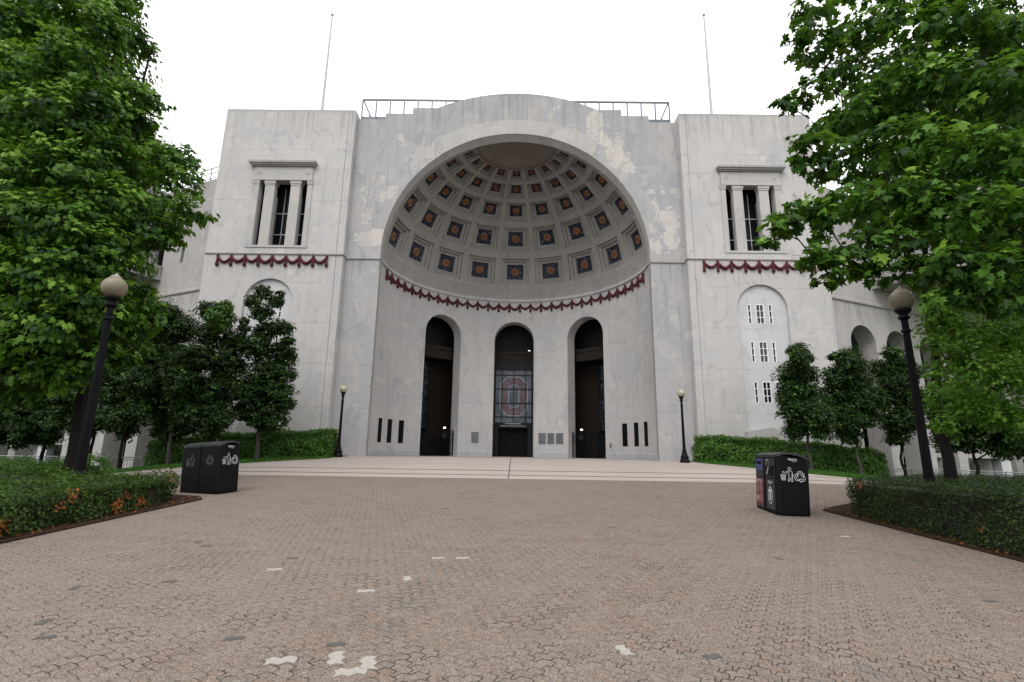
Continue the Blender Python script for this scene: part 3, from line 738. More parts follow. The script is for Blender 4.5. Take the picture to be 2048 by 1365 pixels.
for a, b in zip(azs, azs[1:]):     # small bead at the foot of the dome
    nw.poly([cyl(a,13.42,0), cyl(b,13.42,0), cyl(b,13.42,-.09), cyl(a,13.42,-.09)]); nw.poly([cyl(a,13.42,-.09), cyl(b,13.42,-.09), cyl(b,13.48,-.09), cyl(a,13.48,-.09)])
    nw.poly([cyl(a,13.48,-.09), cyl(b,13.48,-.09), cyl(b,13.48,-.05), cyl(a,13.48,-.05)]); nw.poly([cyl(a,13.48,-.05), cyl(b,13.48,-.05), cyl(b,13.67,-.05), cyl(a,13.67,-.05)])
nw.build('niche_wall', M['niche'], rot)
for a, b in SLITS:
    s_ = MB(); s_.poly([cyl(a,2.05,.035), cyl(b,2.05,.035), cyl(b,3.58,.035), cyl(a,3.58,.035)]); s_.build('slit_window', M['slit'], rot)
spans = [(R(-90),R(-49.7)),(R(-28.5),R(-10.6)),(R(10.6),R(28.5)),(R(49.7),R(90))]
for a, b in spans:
    bb = MB(); ua = lin(a, b, 14)
    for p, q in zip(ua, ua[1:]):
        bb.poly([cyl(p,1.0,-.045), cyl(q,1.0,-.045), cyl(q,1.56,-.045), cyl(p,1.56,-.045)]); bb.poly([cyl(p,1.56,-.045), cyl(q,1.56,-.045), cyl(q,1.60,-.002), cyl(p,1.60,-.002)])
    for p in (a, b): bb.poly([cyl(p,1.0,-.045), cyl(p,1.56,-.045), cyl(p,1.60,-.002), cyl(p,1.0,-.002)])
    bb.build('base_band', M['baseband'], rot)
swag_row(lambda s, z, d: cyl(s, 13.24+z*.95, -d+.01), 30, lambda i: R(-83.4+5.752*i))
# plaques
for a, b, n in ((-21.4,-17.6,4),(13.1,16.9,5),(17.8,21.3,5),(22.3,26.0,5)):
    a, b = R(a), R(b); p = MB()
    q = [(a,2.22),(b,2.22),(b,3.01),(a,3.01)]; p.poly([cyl(u,z,-.04) for u, z in q])
    for i in range(4): j = (i+1) % 4; p.poly([cyl(*q[i],-.04), cyl(*q[j],-.04), cyl(*q[j],-.002), cyl(*q[i],-.002)])
    po = p.build('wall_plaque', M['plaque'], rot); l = MB()
    for k in range(n*2):
        z = 2.30+.66*k/(n*2-1); l.poly([cyl(a+(b-a)*.08,z-.012,-.043), cyl(b-(b-a)*(.08+.1*(k%3)),z-.012,-.043), cyl(b-(b-a)*(.08+.1*(k%3)),z+.012,-.043), cyl(a+(b-a)*.08,z+.012,-.043)])
    lo = l.build('lettering', M['plaque_line'], rot); lo.parent = po
for zz in (1.98, 2.16):
    ob_ = MB(); a0 = R(52.3); ob_.poly([cyl(a0,zz,-.05), cyl(a0+.014,zz,-.05), cyl(a0+.014,zz+.11,-.05), cyl(a0,zz+.11,-.05)])
    q = [(a0,zz),(a0+.014,zz),(a0+.014,zz+.11),(a0,zz+.11)]
    for i in range(4): j = (i+1) % 4; ob_.poly([cyl(*q[i],-.05), cyl(*q[j],-.05), cyl(*q[j],-.002), cyl(*q[i],-.002)])
    ob_.build('outlet_box', M['plaque'], rot)
# lobby behind the arches
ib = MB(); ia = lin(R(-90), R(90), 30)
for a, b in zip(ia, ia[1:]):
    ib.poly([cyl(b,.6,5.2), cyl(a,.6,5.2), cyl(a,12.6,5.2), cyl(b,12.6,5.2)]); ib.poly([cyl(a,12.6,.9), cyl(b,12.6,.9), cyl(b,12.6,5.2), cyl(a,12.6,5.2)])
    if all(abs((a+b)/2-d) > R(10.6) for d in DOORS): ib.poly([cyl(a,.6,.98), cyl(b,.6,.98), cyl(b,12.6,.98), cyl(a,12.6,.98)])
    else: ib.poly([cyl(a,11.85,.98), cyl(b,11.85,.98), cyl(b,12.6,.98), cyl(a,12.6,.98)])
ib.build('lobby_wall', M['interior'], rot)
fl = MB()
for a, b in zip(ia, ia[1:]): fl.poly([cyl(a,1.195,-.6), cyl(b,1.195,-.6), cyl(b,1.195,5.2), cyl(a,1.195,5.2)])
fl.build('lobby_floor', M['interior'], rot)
def frame_at(dc):
    dv = Vector((math.sin(dc), math.cos(dc), 0)); lv = Vector((math.cos(dc), -math.sin(dc), 0)); o = Vector((XC, YN, 0))
    return lambda l, r_, z: tuple(o + dv*r_ + lv*l + Vector((0,0,z)))
def fbox(mb, F, l0, l1, r0, r1, z0, z1, m=None):
    c = Vector(F((l0+l1)/2, (r0+r1)/2, (z0+z1)/2)); lx = (Vector(F(l1,r0,z0))-Vector(F(l0,r0,z0)))/2; rx = (Vector(F(l0,r1,z0))-Vector(F(l0,r0,z0)))/2
    mb.obox(c, lx, rx, (0,0,(z1-z0)/2), m)
for dc in DOORS:
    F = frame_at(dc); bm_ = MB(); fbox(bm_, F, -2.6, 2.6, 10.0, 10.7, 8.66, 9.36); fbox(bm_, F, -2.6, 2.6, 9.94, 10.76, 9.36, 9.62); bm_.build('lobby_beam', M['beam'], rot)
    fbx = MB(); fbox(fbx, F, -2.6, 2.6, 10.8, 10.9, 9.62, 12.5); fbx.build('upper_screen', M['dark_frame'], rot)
F = frame_at(0.0)
fr = MB(); RW = 9.82
fbox(fr, F, -1.85, -1.44, RW-.12, RW+.1, 1.2, 8.66); fbox(fr, F, 1.44, 1.85, RW-.12, RW+.1, 1.2, 8.66); fbox(fr, F, -1.44, 1.44, RW-.12, RW+.1, 8.08, 8.66); fbox(fr, F, -1.44, 1.44, RW-.10, RW+.1, 3.42, 3.84)
fbox(fr, F, -1.44, -1.16, RW-.08, RW+.1, 1.2, 3.42); fbox(fr, F, 1.16, 1.44, RW-.08, RW+.1, 1.2, 3.42)
for x_ in (-.93, .01, .96):
    za = [3.84, 4.30, 5.39, 6.52, 7.65, 8.08]
    for p, q in zip(za, za[1:]): fbox(fr, F, x_-.028, x_+.028, RW-.03, RW+.03, p+(.028 if p > 3.9 else 0), q-(.028 if q < 8 else 0))
for z_ in (4.30, 5.39, 6.52, 7.65): fbox(fr, F, -1.44, 1.44, RW-.035, RW+.035, z_-.028, z_+.028)
emb = fr.build('emblem_window', M['dark_frame'], rot)
gp = MB(); gp.poly([F(-1.44,RW+.06,3.84), F(1.44,RW+.06,3.84), F(1.44,RW+.06,8.08), F(-1.44,RW+.06,8.08)]); o = gp.build('glass', M['grey_glass'], rot); o.parent = emb
def octo(hw, z0, z1, c, x0=.02): return [(x0-hw,z0+c),(x0-hw,z1-c),(x0-hw+c*.95,z1),(x0+hw-c*.95,z1),(x0+hw,z1-c),(x0+hw,z0+c),(x0+hw-c*.95,z0),(x0-hw+c*.95,z0)]
oo, ii = octo(1.09, 4.38, 7.50, .60), octo(.41, 5.06, 6.86, .24)
lt = MB()
for i in range(8): j = (i+1) % 8; lt.poly([F(oo[i][0],RW+.05,oo[i][1]), F(oo[j][0],RW+.05,oo[j][1]), F(ii[j][0],RW+.05,ii[j][1]), F(ii[i][0],RW+.05,ii[i][1])])
o = lt.build('letter', M['red_glass'], rot); o.parent = emb
ol = MB()
stroke(ol, oo, .075, lambda a, b: F(a, RW+.045, b), True); stroke(ol, ii, .065, lambda a, b: F(a, RW+.045, b), True)
o = ol.build('letter_outline', M['pale_glass'], rot); o.parent = emb
tx = MB()                                     # two rows of small unreadable lettering over the door
for z_, l0, l1, h_ in ((3.72,-.62,.62,.085),(3.56,-.98,.98,.065)):
    x_ = l0
    while x_ < l1:
        w_ = random.choice((.05,.06,.07,.09)); tx.poly([F(x_,RW-.105,z_), F(x_+w_,RW-.105,z_), F(x_+w_,RW-.105,z_+h_*random.uniform(.7,1)), F(x_,RW-.105,z_+h_*random.uniform(.7,1))])
        x_ += w_ + random.choice((.012,.015,.02,.05))
tx.build('door_inscription', M['decal_mid'], rot)
dr = MB(); fbox(dr, F, -1.16, 1.16, RW+.25, RW+.30, 1.2, 3.42); dr.build('entrance_door', M['slit'], rot)
for s, dc in ((-1, DOORS[0]), (1, DOORS[2])):
    F = frame_at(dc)
    b_ = MB(); la, lb = (.45, 3.4); l0, l1 = sorted((-s*la, -s*lb)); fbox(b_, F, l0, l1, 11.2, 11.4, 1.2, 8.66); b_.build('lobby_pier', M['brown'], rot)
    w_ = MB(); l0, l1 = sorted((-s*.45, s*1.4)); w_.poly([F(l0,11.3,3.3), F(l1,11.3,3.3), F(l1,11.3,8.6), F(l0,11.3,8.6)]); o = w_.build('leaded_window', M['art_glass'], rot)
    g = MB(); RG = 9.02; L0, L1 = -1.56, 1.56
    for z_ in (1.42, 2.72, 2.86): fbox(g, F, L0, L1, RG-.02, RG+.02, z_-.02, z_+.02)
    nb = 19
    for k in range(nb):
        l = L0+.04+(L1-L0-.08)*k/(nb-1); w = .035 if k in (0, 9, nb-1) else .013
        fbox(g, F, l-w, l+w, RG-w, RG+w, 1.26, 3.02+(0.06 if k in (0,9,nb-1) else 0))
        p0, p1 = F(l, RG, 3.02), F(l, RG, 3.17); g.tube([p0, ((p0[0]+p1[0])/2, (p0[1]+p1[1])/2, 3.07), p1], [.012,.032,.003], 5)
    g.build('iron_gate', M['black_metal'], rot)
    # dark leaf on the outer third
    lf = MB(); l0, l1 = sorted((s*.55, s*1.56)); fbox(lf, F, l0, l1, RG+.06, RG+.10, 1.25, 2.95); lf.build('gate_leaf', M['black_metal'], rot)
    # lit lamp on a dark notice stand inside the gate (a thing of its own)
    side = 'left' if s < 0 else 'right'
    base = F(-s*1.35, 10.0, 1.2)
    nt = thing('notice_stand', f'dark notice stand topped by a small lit lamp, behind the {side} iron gate', 'notice stand', base, -dc, 'lamp-topped stands behind the gates')
    q = MB(); q.box(-.30,.30,-.06,.06,.85,1.95); q.build('board', M['black_metal'], nt)
    q = MB(); q.box(-.05,.05,-.05,.05,0,.85); q.box(-.28,.28,-.2,.2,0,.05); q.build('post', M['black_metal'], nt)
    q = MB()
    for k in range(4): q.box(-.2,.2-.05*(k%2),-.066,-.062,1.70-.1*k,1.73-.1*k)
    q.build('notice_lines', M['plaque'], nt)
    q = MB(); q.lathe([(.04,1.95),(.04,2.02),(.02,2.05)], n=10); q.build('lamp_neck', M['black_metal'], nt)
    q = MB(); q.lathe([(.03,2.05),(.08,2.07),(.10,2.11),(.09,2.15),(.04,2.18)], n=14); q.build('lamp', M['lit'], nt)
cl = MB(); F = frame_at(0.0); fbox(cl, F, 1.15, 1.32, 9.86, 9.90, 9.68, 9.71); cl.build('ceiling_lamp', M['lit'], rot)
# ------------------------------------------------------------------ the stadium walls that curve away beside the towers
CA, SA = math.cos(R(24)), math.sin(R(24))
def wing_map(sx):
    def mp(u, z, d):           # d > 0 goes into the wall, d < 0 comes out of it
        return (XC + sx*(19.57+CA*u-SA*d), 30.5+SA*u+CA*d, z)
    return mp
ARCH = [(1.84,4.38),(5.45,8.0),(9.07,11.62),(12.69,15.24),(16.3,18.85),(19.9,22.45)]
def wing(sx, label):
    root = thing('stadium_wing', label, 'building', (XC+sx*24, 32.5, zg(24, 32)), absolute=True)
    mp = wing_map(sx); mb = MB(); hs, us, outs = [], [], []
    for a, b in ARCH:
        h, u, o = arch_hole((a+b)/2, (b-a)/2, 9.9-(b-a)/2, -2.5, 18); hs.append(h); us.append(u); outs.append(o)
    slit = (2.72, 3.05)
    if sx < 0:
        h, u, o = rect_hole(slit[0], slit[1], 13.55, 14.62); hs.append(h); us.append(u); outs.append(o)
        h, u, o2 = rect_hole(4.9, 6.3, 13.5, 15.6); hs.append(h); us.append(u); outs.append(o2)
    wall(mb, merge_us([-.4, 34], *us), -2.5, lambda u: 19.2, hs, mp)
    for o in outs: reveal(mb, o, mp, 0, 1.3 if len(o) > 6 else .5, len(o) == 4)
    mb.poly([mp(-.4,19.2,0), mp(34,19.2,0), mp(34,19.2,8), mp(-.4,19.2,8)])
    mb.build('wing_wall', M['wing'], root)
    lg = MB(); lg.poly([mp(-.3,11.34,-.09), mp(34,11.34,-.09), mp(34,11.46,-.09), mp(-.3,11.46,-.09)]); lg.poly([mp(-.3,11.46,-.09), mp(34,11.46,-.09), mp(34,11.62,-.003), mp(-.3,11.62,-.003)]); lg.poly([mp(-.3,11.34,-.09), mp(34,11.34,-.09), mp(34,11.34,-.003), mp(-.3,11.34,-.003)])
    lg.build('ledge', M['trim_dark'], root)
    if sx < 0:
        s = MB(); s.poly([mp(slit[0],13.55,.45), mp(slit[1],13.55,.45), mp(slit[1],14.62,.45), mp(slit[0],14.62,.45)]); s.build('slit_window', M['glass_dark'], root)
        s = MB(); s.poly([mp(4.9,13.5,.45), mp(6.3,13.5,.45), mp(6.3,15.6,.45), mp(4.9,15.6,.45)]); s.build('balcony_door', M['slit'], root)
    # dim concourse behind the arches
    bk = MB(); bk.poly([mp(-.3,-2.5,6), mp(34,-2.5,6), mp(34,11,6), mp(-.3,11,6)]); bk.poly([mp(-.3,10.6,1.3), mp(34,10.6,1.3), mp(34,10.6,6), mp(-.3,10.6,6)])
    bk.poly([mp(-.3,-2.5,1.3), mp(-.3,-2.5,6), mp(-.3,10.6,6), mp(-.3,10.6,1.3)])
    bk.build('inner_wall', M['interior'], root)
    for a, b in ARCH[:3]:
        f = MB(); c = (a+b)/2
        for (u0, u1, z0, z1) in ((a,b,7.62,7.80),(c-.05,c+.05,7.80,9.85),(c-.05,c+.05,4.5,7.62),(a,b,4.3,4.5)):
            q = [mp(u0,z0,1.0), mp(u1,z0,1.0), mp(u1,z1,1.0), mp(u0,z1,1.0)]; q2 = [mp(u0,z0,1.1), mp(u1,z0,1.1), mp(u1,z1,1.1), mp(u0,z1,1.1)]
            f.poly(q); [f.poly([q[i], q[(i+1)%4], q2[(i+1)%4], q2[i]]) for i in range(4)]
        wo = f.build('window', M['grey_steel'], root)
        h, u, o = arch_hole(c, (b-a)/2-.003, 9.9-(b-a)/2, 4.5, 18); g = MB(); g.poly([mp(x_, z_, 1.12) for x_, z_ in o]); p = g.build('pane', M['glass_dark'], root); p.parent = wo
    if sx > 0:
        l = MB(); q = Vector(mp(2.7,8.95,.9)); l.obox(q, (.16,0,0), (0,.05,0), (0,0,.04)); l.build('ceiling_lamp', M['lit'], root)
    return root
wl = wing(-1, 'stained grey stadium wall beside the left tower, with one narrow slit window')
wr = wing(1, 'grey stadium wall beside the right tower, pierced by tall round-headed arches with glazing')
# overhanging modern concourse, mostly behind the trees
def concourse(sx, label):
    root = thing('stadium_concourse', label, 'building', (XC+sx*32, 31, zg(32, 30)), absolute=True)
    mp = wing_map(sx)
    def slab(name, u0, u1, d0, d1, z0, z1, mat):
        mb = MB(); c = [Vector(mp(u, z, d)) for u in (u0,u1) for d in (d0,d1) for z in (z0,z1)]
        for q in ((0,1,3,2),(4,6,7,5),(0,4,5,1),(2,3,7,6),(1,5,7,3),(0,2,6,4)): mb.poly([c[i] for i in q])
        return mb.build(name, mat, root)
    slab('balcony_slab', 4.75, 34, -4.2, -.01, 12.55, 12.80, M['slab'])
    slab('parapet', 4.75, 34, -4.2, -4.0, 12.81, 13.55, M['slab'])
    slab('parapet', 4.75, 4.95, -3.99, -.02, 12.81, 13.55, M['slab'])
    slab('upper_slab', 5.6, 34, -4.6, -.01, 18.6, 19.15, M['slab'])
    # raking fins carrying the upper deck
    for u in (6.6, 11.0, 15.4, 19.8, 24.2):
        mb = MB(); pr = [(-.02,13.56),(-3.2,13.56),(-4.6,18.55),(-4.6,19.2),(-6.6,26.2),(-5.4,27.6),(-.02,22.0)]
        A = [mp(u, z, d) for d, z in pr]; B = [mp(u+.5, z, d) for d, z in pr]; mb.poly(A); mb.poly(B[::-1])
        for i in range(len(pr)): j = (i+1) % len(pr); mb.poly([A[i], B[i], B[j], A[j]])
        mb.build('raking_fin', M['slab'], root)
    for (z0, z1, d) in ((13.6, 18.55, -2.6), (19.2, 25.0, -4.2)):
        g = MB(); g.poly([mp(7.2,z0,d), mp(34,z0,d), mp(34,z1,d-.6), mp(7.2,z1,d-.6)]); go = g.build('glazing', M['glass_blue'], root)
        f = MB()
        for k in range(20):
            u = 7.2+k*1.4; a, b = Vector(mp(u,z0,d-.06)), Vector(mp(u,z1,d-.66)); f.tube([a,b], .045, 4)
        for k in range(1, 4):
            z = z0+(z1-z0)*k/4; q = d-.06-.6*k/4; f.tube([mp(7.2,z,q), mp(34,z,q)], .04, 4)
        m_ = f.build('mullion', M['grey_steel'], root); m_.parent = go
    sl = MB(); pr = [(-4.7,25.05),(-7.4,27.4),(-7.4,27.9),(-.5,23.0),(-.5,22.4)]
    A = [mp(7.2, z, d) for d, z in pr]; B = [mp(34, z, d) for d, z in pr]; sl.poly(A); sl.poly(B[::-1])
    for i in range(5): j = (i+1) % 5; sl.poly([A[i], B[i], B[j], A[j]])
    sl.build('upper_deck', M['slab'], root)
    return root
concourse(-1, 'concrete concourse with a solid balcony parapet, seen between leaves beyond the left stadium wall')
concourse(1, 'overhanging concrete concourse casting deep shade over the arches beyond the right tower')
def colonnade(sx, label, xs, yy):
    root = thing('low_colonnade', label, 'colonnade', (XC+sx*(xs[0]+xs[-1])/2, yy, -1.2), absolute=True)
    for x in xs:
        m = MB(); m.box(XC+sx*x-.32, XC+sx*x+.32, yy-.32, yy+.32, -2.4, 1.62); m.build('column', M['white_wall'], root)
    m = MB(); a, b = sorted((XC+sx*(xs[0]-5), XC+sx*(xs[-1]+3))); m.box(a, b, yy-.45, yy+.6, 1.625, 2.0); m.build('beam', M['wing'], root)
    m = MB(); m.box(a, b, yy+4, yy+4.2, -2.4, 5); m.build('back_wall', M['interior'], root)
    m = MB(); m.box(a, b, yy+.65, yy+4, 4.6, 4.9); m.build('ceiling', M['interior'], root)
colonnade(-1, 'low row of white columns under a pale beam, behind the railing at the far left', [33.0, 38.6, 44.2], 36.5)
colonnade(1, 'low row of white columns under a pale beam, behind the railing at the far right', [30.4, 34.2, 38.6, 43.0], 36.5)

# ------------------------------------------------------------------ railings, flag poles
rr = thing('roof_railing', 'dark steel guard rail around the roof walkway above the central arch', 'railing', (XC, 31.5, 23.2), absolute=True)
rl = MB(); X0, X1, YF, YB, ZT = XC-10.95, XC+10.72, 31.5, 36.5, 25.93
rl.box(X0-.04, X1+.04, YF-.05, YF+.05, ZT-.055, ZT+.055)
for x in (X0, X1): rl.box(x-.035, x+.035, YF+.036, YB, ZT-.04, ZT+.04)
rl.build('top_rail', M['steel'], rr)
bm_ = MB(); bm_.box(X0-.02, X1+.02, YF-.05, YF+.05, 24.32, 24.55)
for x in (X0, X1): bm_.box(x-.05, x+.05, YF+.051, YB, 24.32, 24.55)
bm_.build('floor_beam', M['dark_frame'] if False else M['steel'], rr)
nP = 22
for k in range(nP+1):
    x = X0+(X1-X0)*k/nP; m = MB(); m.box(x-.048, x+.048, YF-.11, YF-.051, 23.2, ZT-.056); m.build('post', M['steel'], rr)
for x in (X0, X1):
    for y in (33.1, 34.8, 36.4):
        m = MB(); m.box(x-.035, x+.035, y-.035, y+.035, 24.551, ZT-.041); m.build('post', M['steel'], rr)
wr_ = thing('wall_railing', 'thin steel railing along the top of the stadium wall left of the left tower', 'railing', wing_map(-1)(3,19.2,.6), absolute=True)
mp = wing_map(-1)
for z in (19.45, 19.85, 20.25, 20.62):
    m = MB(); m.tube([mp(-.1,z,.6), mp(16,z,.6)], .035 if z > 20.5 else .028, 6); m.build('rail', M['steel'], wr_)
for k in range(16):
    m = MB(); u = .15+k*1.02; m.box(*[0]*6) if False else m.tube([mp(u,19.2,.64), mp(u,20.66,.64)], .035, 5); m.build('post', M['steel'], wr_)
for s, x, ztop, side in ((-1, -15.03, 35.5, 'left'), (1, 14.70, 35.8, 'right')):
    fp = thing('flagpole', f'bare thin white flagpole standing on the roof of the {side} tower', 'flagpole', (x-.0, 34, 23.5), 0, 'bare flagpoles on the towers')
    m = MB(); m.tube([(0,0,0),(0,0,4),(0.0,0,ztop-23.5)], [.12,.11,.065], 10); m.build('pole', M['pole_paint'], fp)
    m = MB(); m.lathe([(.03,0),(.10,.05),(.12,.12),(.08,.20),(.02,.24)], (0,0,ztop-23.5), 12); m.build('finial', M['trim_dark'], fp)
    m = MB(); m.lathe([(.22,0),(.22,.12),(.12,.3)], n=12); m.build('base', M['grey_steel'], fp)
def ramp_rail(pts, label):
    root = thing('ramp_railing', label, 'railing', (pts[0][0], pts[0][1], zg(pts[0][0], pts[0][1])), absolute=True)
    up = [Vector(p) for p in pts]
    for dz, r_ in ((0,.032),(-.12,.02),(-.92,.02)):
        m = MB(); m.tube([p+Vector((0,0,dz)) for p in up], r_, 6); m.build('rail', M['grey_steel'], root)
    pk = MB(); ns = 0
    for a, b in zip(up, up[1:]):
        n = max(1, int((b-a).length/.16))
        for k in range(n):
            p = a+(b-a)*k/n
            if ns % 11 == 0:
                m = MB(); m.tube([p+Vector((0,.045,-1.35)), p+Vector((0,.045,.0))], .032, 6); m.build('post', M['grey_steel'], root)
            else: pk.tube([p+Vector((0,0,-.92)), p+Vector((0,0,-.12))], .010, 4)
            ns += 1
    pk.build('balusters', M['grey_steel'], root)
ramp_rail([(-20.3,28.6,.98),(-23,28.6,.97),(-36,28.6,.95)], 'grey picket railing behind the hedge at the left, in front of the concrete piers')
ramp_rail([(20.3,29.0,.99),(24,29.0,.96),(28.3,29.3,.86),(29.6,29.3,.3),(32,29.3,-.4)], 'grey picket railing behind the hedge at the right, dropping down a ramp')

# ------------------------------------------------------------------ street lamps
def make_lamp(x, y, H, gr, label, group, finial=True, slim=1.0):
    root = thing('street_lamp', label, 'street lamp', (x, y, zg(x, y)), 0, group)
    k = slim; m = MB(); m.lathe([(.26*k,0),(.26*k,.10),(.21*k,.13),(.20*k,.28),(.22*k,.31),(.17*k,.36),(.13*k,.50),(.105*k,.62),(.115*k,.65),(.085*k,.70)], n=16); m.build('base', M['black_metal'], root, True)
    zt = H-gr*2-.34
    m = MB(); n = 16; base_r, top_r = .082*k, .058*k     # fluted shaft
    for a in range(n*2):
        t0, t1 = math.pi*a/n, math.pi*(a+1)/n; f0, f1 = (1 if a % 2 else .86), (.86 if a % 2 else 1)
        m.poly([(base_r*f0*math.cos(t0),base_r*f0*math.sin(t0),.69),(base_r*f1*math.cos(t1),base_r*f1*math.sin(t1),.69),(top_r*f1*math.cos(t1),top_r*f1*math.sin(t1),zt),(top_r*f0*math.cos(t0),top_r*f0*math.sin(t0),zt)])
    m.build('pole', M['black_metal'], root)
    m = MB(); m.lathe([(.06*k,zt-.30),(.085*k,zt-.28),(.085*k,zt-.24),(.06*k,zt-.22)], n=16); m.build('collar_ring', M['black_metal'], root, True); m = MB(); m.lathe([(.06*k,zt-.01),(.09*k,zt+.02),(.11*k,zt+.06),(.07*k,zt+.09),(.09*k,zt+.14),(gr*.62,zt+.19),(gr*.66,zt+.235),(gr*.5,zt+.25)], n=18); m.build('collar', M['black_metal'], root, True)
    m = MB(); c = zt+.21+gr; pr = []
    for i in range(15):
        t_ = R(-62+ (150)*i/14); pr.append((gr*math.cos(t_)*(1.0 if t_ < .4 else 1-.10*(t_-.4)), gr*math.sin(t_)*(1 if t_ < 0 else 1.04)))
    m.lathe(pr, (0,0,c), 28); g = m.build('globe', M['globe'] if finial else M['globe_shaded'], root, True)
    m = MB()
    if finial: m.lathe([(gr*.34,gr*.93),(gr*.36,gr*1.02),(gr*.16,gr*1.12),(gr*.10,gr*1.3),(gr*.14,gr*1.42),(gr*.03,gr*1.75)], (0,0,c), 12)
    else: m.lathe([(gr*.42,gr*.90),(gr*.44,gr*1.0),(gr*.30,gr*1.10),(gr*.12,gr*1.18),(gr*.05,gr*1.34)], (0,0,c), 14)
    f = m.build('finial', M['trim_dark'], root, True); f.parent = g
    return root
make_lamp(-9.56, 28.15, 4.05, .215, 'small black lamp post with a cream globe beside the left end wall of the arch', 'lamp posts in front of the stadium')
make_lamp(9.13, 27.8, 4.05, .215, 'small black lamp post with a cream globe beside the right end wall of the arch', 'lamp posts in front of the stadium')
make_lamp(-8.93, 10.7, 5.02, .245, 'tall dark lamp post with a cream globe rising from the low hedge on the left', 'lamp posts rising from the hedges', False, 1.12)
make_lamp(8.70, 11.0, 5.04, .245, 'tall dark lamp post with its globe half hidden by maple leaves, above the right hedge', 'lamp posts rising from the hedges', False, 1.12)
# ------------------------------------------------------------------ double waste stations
BW, BD, BH, CR = 1.22, .66, 1.20, .075
def bin_profile(y):            # arched lid, higher toward the front third
    q = (y+BD/2)/BD; return BH + .075*math.sin(math.pi*min(1, max(0, q))**.85) - .012*q
TIDY_BASKET = [(-.40,.02),(-.34,-.36),(-.12,-.36),(-.06,.02)]
def tidy(mb, ox, oz, s, mp, m=None):
    P_ = lambda l: [(ox+s*a, oz+s*b) for a, b in l]
    st = lambda l, w=.045, c=False: stroke(mb, P_(l), s*w*.72, mp, c, m)
    st(TIDY_BASKET, .04, True)
    for k in (1,2,3): st([(-.40+.02*k, .02-.09*k), (-.06-.02*k, .02-.09*k)], .025)
    for k in (-.30,-.23,-.16): st([(k,.02),(k+.01*(k<-.2)-.0,-.36)], .025)
    st([(-.42,.02),(-.04,.02)], .045); st([(-.26,.12),(-.30,.20),(-.18,.24),(-.14,.14),(-.26,.12)], .03)
    st([(.20+.09*math.cos(2*math.pi*i/12), .46+.09*math.sin(2*math.pi*i/12)) for i in range(12)], .04, True)
    st([(-.05,.24),(.10,.28),(.22,.32),(.36,.25),(.44,.02),(.42,-.10),(.37,-.02),(.35,.10),(.36,-.10),(.42,-.42),(.34,-.42),(.26,-.16),(.18,-.42),(.09,-.42),(.16,-.08),(.15,.16),(.06,.17),(-.05,.15)], .04, True)
def recyc(mb, ox, oz, s, mp, m=None):
    for k in range(3):
        a = 2*math.pi*k/3; ca, sa = math.cos(a), math.sin(a)
        shp = [(-.10,.42),(.12,.42),(.24,.22),(.32,.27),(.27,.05),(.08,.10),(.14,.15),(.05,.31),(-.03,.31),(-.14,.13),(-.25,.20)]
        stroke(mb, [(ox+s*(p*ca-q*sa), oz+s*(p*sa+q*ca)) for p, q in shp], s*.032, mp, True, m)
